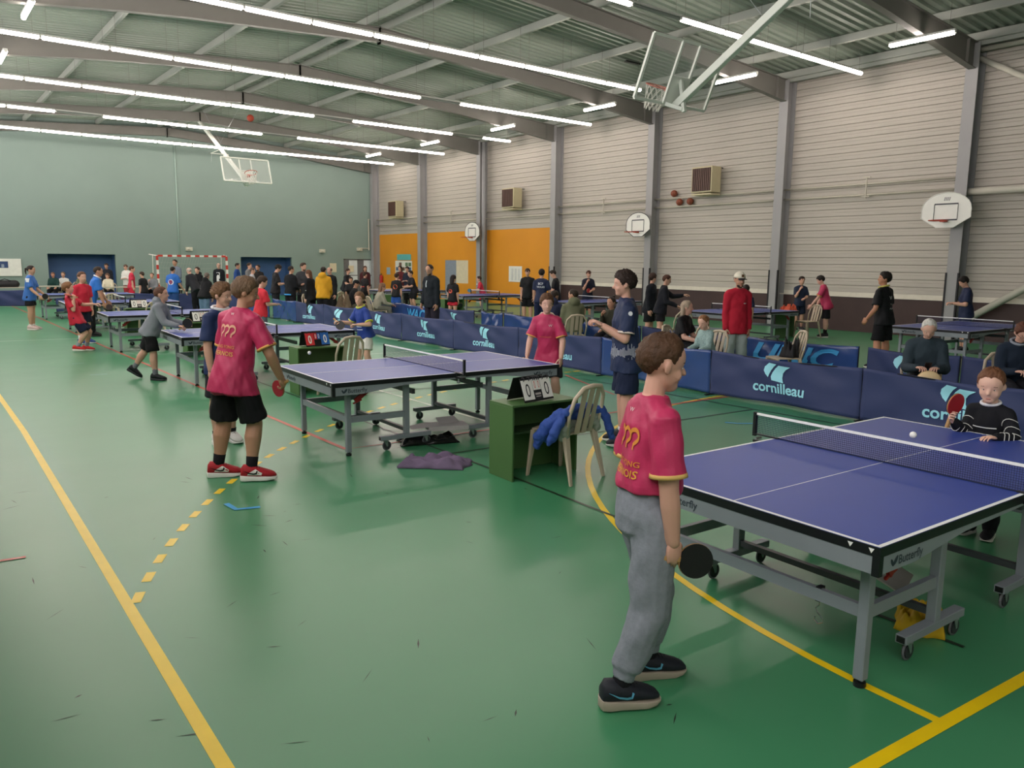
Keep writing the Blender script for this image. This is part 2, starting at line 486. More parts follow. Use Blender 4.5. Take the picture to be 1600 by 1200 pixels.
# glazed double door
dfr = mat('door_frame_grey', '#6f7072', 0.5)
d1 = tag(MB().box((19.9, YF + 0.05, 1.93), (21.8, YF + 0.12, 2.0)).box((19.9, YF + 0.05, 0), (19.98, YF + 0.12, 2.0)).box((21.72, YF + 0.05, 0), (21.8, YF + 0.12, 2.0)).box((20.78, YF + 0.05, 0), (20.9, YF + 0.12, 2.0)).build('door_1', dfr), 'grey glazed double door at the end wall corner', kind='structure')
for a, b in ((19.98, 20.78), (20.9, 21.72)):
    MB().box((a, YF + 0.06, 0), (b, YF + 0.10, 0.55)).build('door_panel', dfr, d1)
    MB().box((a, YF + 0.06, 0.55), (a + 0.28, YF + 0.10, 1.93)).build('door_panel', dfr, d1)
    MB().box((a + 0.28, YF + 0.07, 0.55), (b, YF + 0.08, 1.93)).build('pane', mat('pale_glass', '#dfe6e8', 0.1, spec=0.6), d1)
    MB().box((a + 0.28, YF + 0.055, 1.05), (b, YF + 0.085, 1.1)).build('glazing_bar', dfr, d1)
# ---- left wall, its open high band added to let daylight in, rear wall (behind the camera)
lm = mat('left_wall_paint', '#b8b6a8', 0.7)
mb = MB().box((XL - 0.2, YB, 0), (XL, YF, 2.9)).box((XL - 0.2, YB, 7.2), (XL, YF, 7.8))
for y in COLY: mb.box((XL - 0.15, y - 0.12, 2.9), (XL - 0.02, y + 0.12, 7.2))
tag(mb.build('wall_left', lm), 'unseen side wall with open high band added for daylight', kind='structure')
tag(MB().box((XL, YB - 0.2, 0), (XR + 0.2, YB, 8.5)).build('wall_front', lm), 'rear wall behind the viewer', kind='structure')

# ---- fluorescent lights
tubem = emat('fluorescent_tube', '#fff0e6', TUBE_POWER)
housem = mat('lamp_housing', '#c9c9c4', 0.5)
_h = MB().box((-0.73, -0.05, 0.03), (0.73, 0.05, 0.075)).box((-0.745, -0.04, -0.02), (-0.725, 0.04, 0.07)).box((0.725, -0.04, -0.02), (0.745, 0.04, 0.07)).mesh('housing'); _h.materials.append(housem)
_t = MB().tube([(-0.705, 0, 0), (0.705, 0, 0)], 0.05, 8).mesh('tube'); _t.materials.append(tubem)
_toff = MB().tube([(-0.72, 0, 0), (0.72, 0, 0)], 0.03, 8).mesh('tube'); _toff.materials.append(mat('unlit_tube', '#8f938e', 0.4))
def lamp(loc, rz, label, group, lit=True, rod=None):
    t = thing('ceiling_light', label, 'light', loc, rz, group)
    o = obj('housing', _h, None, t); o2 = obj('tube', _t if lit else _toff, None, t)
    if rod:
        for s in (-0.6, 0.6):
            MB().cyl((s, 0, 0.07), (s, 0, rod), 0.004, 4).build('hanger', steel, t)
    return t
ROWS = [('nearest', 11.75, 21.15, (5,)), ('second nearest', 17.05, 18.15, ()), ('third', 22.35, 21.15, (4,)), ('fourth', 27.65, 21.4, (1, 5)), ('fifth', 32.95, 21.45, (5, 10)), ('farthest', 38.25, 21.65, ())]
for rn, y, xr, off in ROWS:
    k = 0
    while xr - 1.5 * (k + 1) > 0.2:
        xc = xr - 1.5 * (k + 0.5)
        lit = k not in off
        lamp((xc, y, 7.07), 0, '%s fluorescent ceiling tube from the right wall in the %s row' % (ORD[k], rn) if lit else 'unlit fluorescent tube, %s from the right wall in the %s row' % (ORD[k], rn), 'fluorescent ceiling tubes in rows across the hall', lit, roof_z(xc) - 7.05)
        k += 1
for i, y in enumerate((9.1, 14.2, 19.55, 24.85, 30.1, 35.3)):
    lamp((18.85, y, 7.02), pi / 2, 'lone fluorescent tube parallel to the plank wall, %s from the viewer' % ORD[i], 'lone tubes along the right wall', True, roof_z(18.85) - 7.0)
for i, y in enumerate((9.1, 14.4, 19.9, 24.9, 30.2, 35.4)):
    lamp((2.62, y, 7.02), pi / 2, 'lone fluorescent tube near the left edge, %s from the viewer' % ORD[i], 'lone tubes along the left side', True, roof_z(2.62) - 7.0)
# ================================================================== ping-pong tables
topm = mat('table_blue', '#364a9c', rough=0.38, var=0.03, vscale=3, spec=0.32, bump=0.03, bscale=220)
edgem = mat('table_black_edge', '#17181c', 0.4)
framem = mat('table_frame_grey', '#8b9298', rough=0.42, var=0.04, metal=0.1)
frame2 = mat('table_frame_dark', '#45494c', rough=0.45)
whitem = mat('table_white_line', '#f0f0ee', 0.45, var=0.01)
castm = mat('caster_rubber', '#34363a', 0.55)
tyre = mat('caster_tyre', '#6a6c70', 0.6)
zinc = mat('zinc_plate', '#a9aeb0', 0.35, 0.8)
redlev = mat('red_lever', '#8e2320', 0.45)
netm = mat('net_cord', '#1d2440', 0.7)
logom = mat('logo_dark', '#2f3a44', 0.5)
TL, TW, TH = 2.74, 1.525, 0.76
def leaf_logo(fn, s):
    """two-leaf emblem, unit height s, mapped by fn(x,y)"""
    mb = MB()
    for sgn, ox, tilt, k in ((-1, 0.26, 35, 0.8), (1, 0.74, -40, 1.0)):
        pts = []
        for i in range(14):
            a = 2 * pi * i / 14
            x, y = 0.20 * cos(a) * k, 0.48 * sin(a) * k
            t = rad(tilt)
            pts.append((ox + x * cos(t) - y * sin(t), 0.5 * k + x * sin(t) + y * cos(t)))
        o = len(mb.v)
        mb.add([fn(x * s, y * s) for x, y in pts], [tuple(range(14))])
    return mb
def make_table():
    t = thing('ping_pong_table', 'x', 'table')
    for half in (0, 1):
        fx = (lambda u: u) if half == 0 else (lambda u: TL - u)
        X = lambda a, b: (min(fx(a), fx(b)), max(fx(a), fx(b)))
        x0, x1 = X(0.0, 1.367)
        top = bevel(MB().box((x0, 0, TH - 0.025), (x1, TW, TH)).build('tabletop', topm, t), 0.002, 1)
        # dark edging
        xa, xb = X(-0.002, 1.367)
        e = MB()
        e.box((xa, -0.003, TH - 0.045), (xb, 0.006, TH - 0.002)).box((xa, TW - 0.006, TH - 0.045), (xb, TW + 0.003, TH - 0.002))
        q0, q1 = X(-0.003, 0.006); e.box((q0, 0, TH - 0.045), (q1, TW, TH - 0.002))
        e.build('edging', edgem, t)
        # white lines
        for a, b, c, d in ((0, 1.367, 0, 0.02), (0, 1.367, TW - 0.02, TW), (0, 0.02, 0, TW), (0, 1.367, TW / 2 - 0.0025, TW / 2 + 0.0025)):
            p0, p1 = X(a, b)
            MB().box((p0, c, TH), (p1, d, TH + 0.0008)).build('white_line', whitem, top)
        # apron: full height at the end, tapering along the sides
        a0, a1 = X(0.0, 0.02)
        MB().box((a0, 0.015, TH - 0.125), (a1, TW - 0.015, TH - 0.045)).build('apron', framem, t)
        for v in (0.0, TW - 0.02):
            pts = [(fx(0.0), TH - 0.125), (fx(0.30), TH - 0.125), (fx(0.75), TH - 0.075), (fx(1.36), TH - 0.06), (fx(1.36), TH - 0.045), (fx(0.0), TH - 0.045)]
            M = Matrix(((1, 0, 0, 0), (0, 0, 1, 0), (0, 1, 0, 0), (0, 0, 0, 1)))
            MB().prism(pts, v, v + 0.02, M).build('apron', framem, t)
        # black corner caps
        for v in (0, TW):
            c0, c1 = X(-0.004, 0.028); s = -0.004 if v == 0 else TW - 0.028
            MB().box((c0, s, TH - 0.13), (c1, s + 0.032, TH - 0.04)).build('corner_cap', edgem, t)
        # legs, carriage, casters
        for v in (0.16, TW - 0.16):
            lg = MB(); lx = fx(0.22)
            lg.box((lx - 0.025, v - 0.025, 0.035), (lx + 0.025, v + 0.025, TH - 0.05))
            leg = bevel(lg.build('leg', framem, t), 0.004, 1)
            MB().cyl((lx, v, 0.0), (lx, v, 0.022), 0.028, 14).cyl((lx, v, 0.02), (lx, v, 0.04), 0.016, 10).build('foot', edgem, leg)
            px = fx(0.86)
            post = bevel(MB().box((px - 0.028, v - 0.025, 0.14), (px + 0.028, v + 0.025, TH - 0.06)).build('post', framem, t), 0.004, 1)
            b0, b1 = X(0.56, 1.14)
            beam = bevel(MB().box((b0, v - 0.028, 0.105), (b1, v + 0.028, 0.15)).build('carriage_beam', framem, t), 0.003, 1)
            MB().box((b0 - 0.003, v - 0.02, 0.112), (b0, v + 0.02, 0.143)).box((b1, v - 0.02, 0.112), (b1 + 0.003, v + 0.02, 0.143)).build('end_plug', edgem, beam)
            MB().bar((lx, v, 0.36), (px, v, 0.36), 0.03, 0.06).build('side_rail', framem, t)
            for cx in (0.62, 1.08):
                wx = fx(cx); cw = MB()
                cas = MB().cyl((wx + 0.015, v - 0.011, 0.05), (wx + 0.015, v + 0.011, 0.05), 0.038, 18).build('caster', castm, t)
                ty = MB()
                ring = [(wx + 0.015 + 0.044 * cos(2 * pi * k / 18), v, 0.05 + 0.044 * sin(2 * pi * k / 18)) for k in range(19)]
                ty.tube(ring, 0.0065, 6, cap=False).build('tyre', tyre, cas, True)
                MB().box((wx - 0.022, v - 0.022, 0.094), (wx + 0.022, v + 0.022, 0.106)).add([(wx - 0.02, v - 0.017, 0.1), (wx + 0.022, v - 0.017, 0.1), (wx + 0.022, v - 0.017, 0.045), (wx + 0.008, v - 0.017, 0.04)], [(0, 1, 2, 3)]).add([(wx - 0.02, v + 0.017, 0.1), (wx + 0.022, v + 0.017, 0.1), (wx + 0.022, v + 0.017, 0.045), (wx + 0.008, v + 0.017, 0.04)], [(3, 2, 1, 0)]).build('fork', zinc, cas)
        lx = fx(0.22)
        MB().bar((lx, 0.16, 0.36), (lx, TW - 0.16, 0.36), 0.03, 0.06).build('cross_rail', framem, t)
        MB().bar((fx(0.86), 0.16, 0.19), (fx(0.86), TW - 0.16, 0.19), 0.035).build('cross_rail', frame2, t)
        MB().bar((fx(0.95), 0.16, 0.58), (fx(0.95), TW - 0.16, 0.58), 0.03, 0.05).build('cross_rail', frame2, t)
        MB().bar((fx(0.22), TW / 2, 0.66), (fx(1.2), TW / 2, 0.66), 0.03, 0.05).build('under_beam', frame2, t)
        for v in (0.10, TW - 0.10):
            MB().bar((fx(0.27), v, 0.55), (fx(0.46), v, 0.69), 0.02, 0.045).bar((fx(0.25), v, 0.53), (fx(0.34), v, 0.56), 0.012).build('safety_lever', redlev, t)
        # lettering on the aprons
        if half == 0:
            e1 = lambda x, y: V((-0.0015, 1.24 - x, TH - 0.108 + y))
            e2 = lambda x, y: V((0.09 + x, -0.0015, TH - 0.110 + y))
        else:
            e1 = lambda x, y: V((TL + 0.0015, 0.285 + x, TH - 0.108 + y))
            e2 = lambda x, y: V((TL - 0.36 + x, -0.0015, TH - 0.110 + y))
        for fn in (e1, e2):
            leaf_logo(fn, 0.055).build('emblem', logom, t)
            f2 = (lambda fn: lambda x, y: fn(x + 0.066, y + 0.006))(fn)
            text_on('Butterfly', f2, 0.20).build('lettering', logom, t)
        if half == 0:
            for yy in (0.13, 0.035):
                MB().add([(-0.0035, yy + 0.013, TH - 0.012), (-0.0035, yy - 0.013, TH - 0.012), (-0.0035, yy, TH - 0.034)], [(0, 1, 2)]).build('edge_mark', whitem, t)
    # net
    c = TL / 2
    nm = MB(); W0, W1 = -0.15, TW + 0.15
    k = W0
    w = 0.0011
    while k < W1:
        nm.add([(c, k - w, TH + 0.002), (c, k + w, TH + 0.002), (c, k + w, TH + 0.14), (c, k - w, TH + 0.14)], [(0, 1, 2, 3)])
        k += 0.0125
    z = TH + 0.008
    while z < TH + 0.14:
        nm.add([(c + 0.0005, W0, z - w), (c + 0.0005, W1, z - w), (c + 0.0005, W1, z + w), (c + 0.0005, W0, z + w)], [(0, 1, 2, 3)])
        z += 0.0125
    nm.add([(c, W0, TH + 0.001), (c, W1, TH + 0.001), (c, W1, TH + 0.008), (c, W0, TH + 0.008)], [(0, 1, 2, 3)])
    nt_ = tag(nm.build('net', netm, t))
    MB().box((c - 0.004, W0, TH + 0.137), (c + 0.004, W1, TH + 0.1525)).build('net_tape', whitem, nt_)
    for v, s in ((W0, 1), (W1, -1)):
        p = MB().box((c - 0.012, v - 0.012, TH - 0.01), (c + 0.012, v + 0.012, TH + 0.155)).box((c - 0.014, min(v, v + s * 0.19), TH + 0.001), (c + 0.014, max(v, v + s * 0.19), TH + 0.009))
        p.box((c - 0.02, min(v, v + s * 0.16), TH - 0.05), (c + 0.02, max(v, v + s * 0.16), TH - 0.034))
        pp = bevel(p.build('net_post', edgem, t), 0.002, 1)
        MB().cyl((c, v + s * 0.11, TH - 0.09), (c, v + s * 0.11, TH - 0.03), 0.009, 8).cyl((c, v + s * 0.11, TH - 0.10), (c, v + s * 0.11, TH - 0.085), 0.02, 10).cyl((c - 0.03, v + s * 0.03, TH - 0.02), (c + 0.03, v + s * 0.03, TH - 0.02), 0.009, 8).build('clamp_screw', zinc, pp)
    return t
TAB = make_table()
TA = -0.0435
TSPOT = [(3.0973, 1.4845, 'blue ping-pong table nearest the viewer, right edge of the picture'),
         (3.1392, 6.7662, 'blue ping-pong table behind the bag and purple sweater, boy in magenta at its end'),
         (3.22, 12.04, 'blue ping-pong table beside the boy in the grey hoodie'),
         (3.25, 17.32, 'blue ping-pong table between the red-shirted boys and the grey hoodie boy'),
         (3.27, 22.6, 'blue ping-pong table in front of the man in blue shirt and black trousers'),
         (3.30, 27.9, 'farthest blue ping-pong table in the left row, behind the girl in blue')]
GT = 'ping-pong tables'
TABLES = []
for i, (x, y, lb) in enumerate(TSPOT):
    o = TAB if i == 0 else dup(TAB)
    o.location = (x, y, 0); o.rotation_euler = (0, 0, TA)
    tag(o, lb, 'table', GT); TABLES.append(o)
RSPOT = [(15.05, 5.95, 'ping-pong table in front of the diagonal brace tube by the plank wall'),
         (15.25, 11.3, 'ping-pong table behind the man in the red jacket'),
         (15.3, 16.7, 'ping-pong table behind the seated man in the green hoodie'),
         (15.0, 21.9, 'ping-pong table in front of the yellow wall, boy in red at its far end'),
         (14.6, 26.7, 'ping-pong table in front of the photo board on the yellow wall')]
for x, y, lb in RSPOT:
    tag(dup(TAB, lb, (x, y, 0), TA, GT), lb, 'table', GT)
# ================================================================== barriers
fabm = mat('barrier_navy_fabric', '#333d66', rough=0.62, var=0.05, vscale=3, spec=0.35, bump=0.08, bscale=35)
vinm = mat('barrier_glossy_vinyl', '#2a4580', rough=0.24, var=0.06, vscale=3, spec=0.6, bump=0.15, bscale=12)
prm = mat('print_pale_cyan', '#a2e2f4', 0.55, var=0.02)
prb = mat('print_sky_blue', '#3d9ad6', 0.55, var=0.03)
prr = mat('print_red_dot', '#d9465a', 0.55)
blackm = mat('black_metal', '#1c1c20', 0.5)
BH = 0.665
def barrier(a, b, label, kind='logo', seed=0, h=BH, s1=1.0):
    """fabric surround panel from a to b (floor points); print side faces the left of a->b"""
    b, a = V((a[0], a[1], 0)), V((b[0], b[1], 0)); L = (b - a).length
    t = thing('barrier_panel', label, 'barrier', a, math.atan2(b.y - a.y, b.x - a.x), 'fabric surround barriers')
    gl = kind in ('vinyl', 'dot', 'wack', 'unic')
    amp = 0.024 if gl else 0.036
    def surf(u, v, off=0.0):
        x = u * L; z = 0.02 + v * (h - 0.02)
        sag = 0.035 * sin(pi * u) * v ** 2 - 0.02 * sin(pi * u) * (1 - v) ** 2
        c = sin(pi * u)
        d = amp * (0.9 * sin(5.2 * u * 2 + 3.0 * v + seed) * c + 0.7 * sin(9 * (u - 0.5) * (1.3 - v) + seed * 2.1) * c + 0.45 * sin(17 * (u + 0.55 * v) + seed * 3.7) * (0.3 + c) * v + 0.5 * fbm(u * 5, v * 3, seed) )
        if gl:
            d += 0.012 * sin(26 * (u - 0.4 * v) + seed) * c * (1 - v * 0.5)
        return V((x, d + off, z - sag))
    fab = MB().sheet(lambda u, v: surf(u, v), 44, 14).build('fabric', vinm if gl else fabm, t, True)
    md = fab.modifiers.new('thick', 'SOLIDIFY'); md.thickness = 0.003; md.offset = 1
    fr = MB()
    MB().tube([(0.0, 0.012, 0.0), (0.0, 0.012, h)], 0.010, 6).build('upright', blackm, t)
    MB().tube([(L, 0.012, 0.0), (L, 0.012, h)], 0.010, 6).build('upright', blackm, t)
    MB().tube([(0.0, 0.014, h - 0.012), (L * 0.5, 0.016, h - 0.05), (L, 0.014, h - 0.012)], 0.007, 6).build('top_rail', blackm, t)
    for x in (0.0, L):
        MB().bar((x, -0.10, 0.008), (x, 0.16, 0.008), 0.025, 0.014).build('foot', blackm, t)
    # print
    def place(cx, cz, sc):
        return lambda x, y: surf((cx + x * sc) / L, ((cz + y * sc) - 0.02) / (h - 0.02), -0.022 if gl else -0.014)
    if kind in ('logo', 'half'):
        f = place(L * 0.5 - 0.19 * s1, 0.335, 0.255 * (0.6 + 0.4 * s1))
        for lft, rgt in (([(.27, .21), (.12, .36), (.02, .55), (.06, .76), (.31, .99)], [(.27, .21), (.33, .40), (.42, .60), (.55, .78), (.74, .955)]),
                         ([(.47, .08), (.42, .27), (.50, .50), (.65, .72), (.85, .90)], [(1.12, 0), (1.05, .25), (1.07, .50), (1.22, .70), (1.47, .865)])):
            mb = MB()
            rows = []
            for v in range(13):
                q = v / 12 * 4; i = min(3, int(q)); t_ = q - i
                pl = [lft[i][c] + (lft[i + 1][c] - lft[i][c]) * t_ for c in (0, 1)]; pr_ = [rgt[i][c] + (rgt[i + 1][c] - rgt[i][c]) * t_ for c in (0, 1)]
                rows.append((pl, pr_))
            mb.sheet(lambda u, v: f(*[rows[round(v * 12)][0][c] * (1 - u) + rows[round(v * 12)][1][c] * u for c in (0, 1)]), 6, 12).build('emblem', prm, fab)
        f = place(L * 0.5 - 0.32 * s1, 0.175, 1.0)
        text_on('cornilleau', f, 0.62 * s1, 0.115 * s1, 0.024).build('lettering', prm, fab)
    elif kind == 'wack':
        text_on('WACK', place(L * 0.2, 0.26, 1.0), 1.3, 0.30, 0.03, 0.2).build('lettering', prb, fab)
    elif kind == 'unic':
        text_on('UNIC', place(L * 0.14, 0.27, 1.0), 1.6, 0.33, 0.03, 0.3).build('lettering', prb, fab)
    elif kind == 'dot':
        f = place(L * 0.60, 0.21, 1.0)
        MB().add([f(0.15 * cos(2 * pi * k / 20), 0.15 * sin(2 * pi * k / 20)) for k in range(20)], [tuple(range(20))]).build('emblem', prr, fab)
        for k in range(3):
            g = place(L * (0.36 + 0.02 * k), 0.50 - 0.02 * k, 1.0)
            MB().add([g(0, 0.05), g(0.02, 0.05), g(0.26, -0.24 + 0.03 * k), g(0.23, -0.24 + 0.03 * k)], [(0, 1, 2, 3)]).build('emblem', mat('print_white', '#cfd6e6', 0.5), fab)
    return t
# front row (print side towards -x): panels run from small y to large y, left side is -x
FY = [0.19, 2.52, 4.85, 7.18, 9.51, 11.84, 14.17, 16.5, 18.83, 21.1, 23.1, 25.0]
FX = lambda y: 9.28 + 0.018 * (y - 4.85) if y < 20 else 9.58
FL = ['navy barrier with pale emblem at the lower right picture edge, out past the small boy',
      'navy barrier with pale blue emblem right behind the small boy with the red paddle',
      'navy barrier with pale blue emblem in front of the man in the red jacket',
      'shiny blue vinyl barrier with red dot beside the navy-dressed player',
      'navy barrier with pale emblem to the right of the boy in magenta facing us',
      'navy barrier with pale emblem to the left of the boy in magenta facing us',
      'navy barrier with emblem below the man in the dark suit',
      'navy barrier with emblem to the right of the boy in blue polo',
      'navy barrier with emblem right behind the boy in blue polo',
      'navy barrier with emblem below the person in yellow hoodie',
      'plain shiny blue barrier at the left end of the long front row']
FK = ['logo', 'logo', 'logo', 'dot', 'logo', 'logo', 'logo', 'logo', 'logo', 'logo', 'vinyl']
for i in range(11):
    barrier((FX(FY[i]), FY[i]), (FX(FY[i + 1]), FY[i + 1] - 0.01), FL[i], FK[i], seed=i * 1.37 + 0.4, s1=1.3 if i < 3 else 1.25)
# second row
SY = [2.4, 4.73, 6.1, 8.45, 10.8, 13.1, 15.4, 16.35]
SK = ['logo', 'logo', 'unic', 'logo', 'vinyl', 'vinyl', 'vinyl']
SLB = ['navy barrier in the second row behind the woman with glasses',
       'navy barrier with emblem in the second row behind the seated old man',
       'shiny blue barrier with big sky blue letters in the second row',
       'navy barrier with emblem in the second row behind the seated girl',
       'plain blue barrier in the second row behind the blonde woman',
       'plain blue barrier in the second row behind the seated man in green hoodie',
       'short shiny blue barrier in the second row left of the seated man in navy jacket']
for i in range(7):
    ya, yb = SY[i], SY[i + 1]
    barrier((11.72, ya + (0.12 if i == 2 else 0)), (11.75, yb - 0.02), SLB[i], SK[i], seed=i * 2.1 + 3, s1=1.3)
barrier((11.7, 16.6), (11.75, 18.45), 'navy barrier with emblem behind the man in the dark suit', 'logo', 2.2)
barrier((11.75, 18.5), (11.8, 20.5), 'shiny blue barrier with sky blue letters left of the dark suit man', 'wack', 5.1)
barrier((11.82, 20.52), (11.9, 22.8), 'plain blue barrier beside the seated people in black', 'vinyl', 1.1)
# far left group
barrier((9.6, 25.4), (9.5, 27.7), 'blue barrier between the red-shirted player and the black hoodie man', 'vinyl', 0.3)
barrier((9.4, 27.8), (8.9, 30.1), 'navy barrier with emblem next to the man in blue jersey', 'logo', 1.3)
barrier((8.9, 30.3), (6.6, 31.0), 'navy barrier with round emblem behind the boy in black', 'logo', 2.7)
barrier((6.6, 31.0), (4.3, 31.6), 'navy barrier behind the man in blue shirt', 'plain', 3.9)
barrier((4.1, 35.6), (1.8, 36.4), 'dark navy barrier at the far left edge under the white board', 'plain', 4.4)

# ================================================================== chairs, umpire boxes, score flips
chm = mat('beige_plastic', '#bdae98', rough=0.42, var=0.04, vscale=5, spec=0.45)
def make_chair():
    t = thing('plastic_chair', 'x', 'chair')
    # faces +y; seat at 0.44
    st = MB(); 
    out = [(-0.21, -0.19), (0.21, -0.19), (0.225, 0.10), (0.20, 0.22), (0.10, 0.245), (-0.10, 0.245), (-0.20, 0.22), (-0.225, 0.10)]
    st.prism(out, 0.425, 0.44)
    bevel(st.build('seat', chm, t), 0.006, 2)
    MB().tube([(-0.21, 0.20, 0.41), (0.21, 0.20, 0.41)], 0.014, 6).build('seat_rim', chm, t)
    for sx in (-1, 1):
        for sy, y0, y1 in ((1, 0.19, 0.235), (-1, -0.17, -0.27)):
            lg = MB()
            pts = [(sx * 0.195, y0, 0.43), (sx * 0.235, y1, 0.0)]
            a, b = V(pts[0]), V(pts[1])
            w0, w1 = 0.036, 0.018
            vv = []
            for p, w in ((a, w0), (b, w1)):
                vv += [p + V((-w, -w * 0.55, 0)), p + V((w, -w * 0.55, 0)), p + V((w, w * 0.55, 0)), p + V((-w, w * 0.55, 0))]
            lg.add(vv, [(3, 2, 1, 0), (4, 5, 6, 7), (0, 1, 5, 4), (1, 2, 6, 5), (2, 3, 7, 6), (3, 0, 4, 7)])
            bevel(lg.build('leg', chm, t), 0.005, 1)
    # back: frame + wide slats with gaps, leaning back
    def bp(x, z):  # z from 0.44 up to 0.86
        k = (z - 0.44) / 0.42
        return V((x, -0.19 - 0.10 * k - 0.03 * (1 - (x / 0.22) ** 2) * 0.6, z))
    fr = MB()
    fr.tube([bp(-0.205, 0.42), bp(-0.225, 0.62), bp(-0.20, 0.76), bp(-0.12, 0.845), bp(0, 0.86), bp(0.12, 0.845), bp(0.20, 0.76), bp(0.225, 0.62), bp(0.205, 0.42)], [0.016, 0.017, 0.019, 0.021, 0.022, 0.021, 0.019, 0.017, 0.016], 8)
    back = fr.build('backrest', chm, t, True)
    for x0, x1, t0, t1 in ((-0.125, -0.062, 0, 0), (-0.032, 0.032, 0, 0), (0.062, 0.125, 0, 0)):
        MB().sheet(lambda u, v: bp(x0 + (x1 - x0) * u if v > 0.5 else x0 + (x1 - x0) * u, 0.43 + 0.415 * v), 4, 6).sheet(lambda u, v: bp(x1 + (x0 - x1) * u, 0.43 + 0.415 * v) + V((0, -0.008, 0)), 4, 6).build('slat', chm, back)
    return t
CHAIR = make_chair()
GC = 'beige plastic chairs'
_first = [True]
def chair(x, y, face, label):
    """face = direction the sitter looks (dx, dy)"""
    rz = math.atan2(-face[0], face[1])
    if _first[0]:
        o = CHAIR; _first[0] = False
    else:
        o = dup(CHAIR)
    o.location = (x, y, 0); o.rotation_euler = (0, 0, rz)
    return tag(o, label, 'chair', GC)
boxm = mat('green_painted_wood', '#4a6b3c', rough=0.5, var=0.05, vscale=2)
boxin = mat('dark_green_inside', '#2a4226', rough=0.6)
def umpire_box(x, y, label, rz=TA):
    t = thing('umpire_box', label, 'box', (x, y, 0), rz, 'green umpire boxes')
    w, d, h = 0.74, 0.36, 0.68
    for nm, a, b in (('top', (0, 0, h - 0.02), (w, d, h)), ('side_panel', (0, 0, 0), (0.02, d, h - 0.02)), ('side_panel', (w - 0.02, 0, 0), (w, d, h - 0.02)), ('front_panel', (0.02, d - 0.02, 0), (w - 0.02, d, h - 0.02))):
        bevel(MB().box(a, b).build(nm, boxm, t), 0.003, 1)
    MB().box((0.02, 0.08, 0.40), (w - 0.02, d - 0.02, 0.415)).build('shelf', boxin, t)
    return t
cardw = mat('score_card_white', '#eeece6', 0.55, var=0.01)
cardr = mat('score_card_red', '#d5393d', 0.5)
cardb = mat('score_card_blue', '#2f68b8', 0.5)
inkm = mat('print_black', '#26262a', 0.5)
inkr = mat('print_thin_red', '#d06a5e', 0.5)
sblack = mat('score_stand_black', '#1b1b1e', 0.45)
def score_flip(x, y, z, label, scheme='white', rz=TA):
    """tent-shaped flip scoreboard; cards face -y"""
    t = thing('score_flip', label, 'scoreboard', (x, y, z), rz, 'table-top score flips')
    W, H, D = 0.38, 0.22, 0.11
    A = rad(20)
    face = lambda xx, s, off=0.0: V((xx, -D + s * sin(A) * 1.0 - off * cos(A), 0.006 + s * cos(A) + off * sin(A)))
    for sg in (-1, 1):
        mb = MB(); f = (lambda xx, s, o=0.0: V((face(xx, s, o).x, face(xx, s, o).y * -sg * -1 if sg == 1 else -face(xx, s, o).y, face(xx, s, o).z)))
        q = [f(-W / 2, 0), f(W / 2, 0), f(W / 2, H), f(-W / 2, H), f(-W / 2, 0, 0.004), f(W / 2, 0, 0.004), f(W / 2, H, 0.004), f(-W / 2, H, 0.004)]
        mb.add(q, [(0, 3, 2, 1), (4, 5, 6, 7), (0, 1, 5, 4), (1, 2, 6, 5), (2, 3, 7, 6), (3, 0, 4, 7)]).build('stand_leaf', sblack, t)
    for k, (c0, w, hh, s0) in enumerate(((-0.185, 0.13, 0.18, 0.018), (-0.048, 0.046, 0.10, 0.10), (0.002, 0.046, 0.10, 0.10), (0.055, 0.13, 0.18, 0.018))):
        m = cardw if scheme == 'white' else (cardr if k < 2 else cardb)
        q = [face(c0, s0, 0.006), face(c0 + w, s0, 0.006), face(c0 + w, s0 + hh, 0.006), face(c0, s0 + hh, 0.006)]
        q2 = [face(c0, s0, 0.010), face(c0 + w, s0, 0.010), face(c0 + w, s0 + hh, 0.010), face(c0, s0 + hh, 0.010)]
        card = MB().add(q + q2, [(0, 3, 2, 1), (4, 5, 6, 7), (0, 1, 5, 4), (1, 2, 6, 5), (2, 3, 7, 6), (3, 0, 4, 7)]).build('score_card', m, t)
        tw = w * 0.42; th = hh * 0.66
        fn = lambda xx, yy: face(c0 + w * 0.29 + xx, s0 + hh * 0.15 + yy, 0.0112)
        ink = (inkm if k in (0, 3) else inkr) if scheme == 'white' else cardw
        text_on('0', fn, tw, th, 0.0 if scheme == 'white' else 0.02).build('numeral', ink, card)
        for rx in (0.25, 0.75):
            c = face(c0 + w * rx, s0 + hh, 0.004)
            MB().tube([c + V((0, 0.018 * cos(a), 0.008 + 0.018 * sin(a))) for a in np.linspace(0, 2 * pi, 11)], 0.004, 5).build('ring', sblack, t)
    if scheme == 'white':
        lb = MB().add([face(-0.045, 0.02, 0.006), face(0.045, 0.02, 0.006), face(0.045, 0.09, 0.006), face(-0.045, 0.09, 0.006)], [(0, 1, 2, 3)]).build('brand_plate', inkm, t)
        for s0_, h_, w_ in ((0.055, 0.018, 0.036), (0.036, 0.008, 0.032)):
            MB().add([face(-w_, s0_, 0.0075), face(w_, s0_, 0.0075), face(w_, s0_ + h_, 0.0075), face(-w_, s0_ + h_, 0.0075)], [(0, 1, 2, 3)]).build('plate_mark', mat('print_grey', '#bdb4b0', 0.5), lb)
    return t
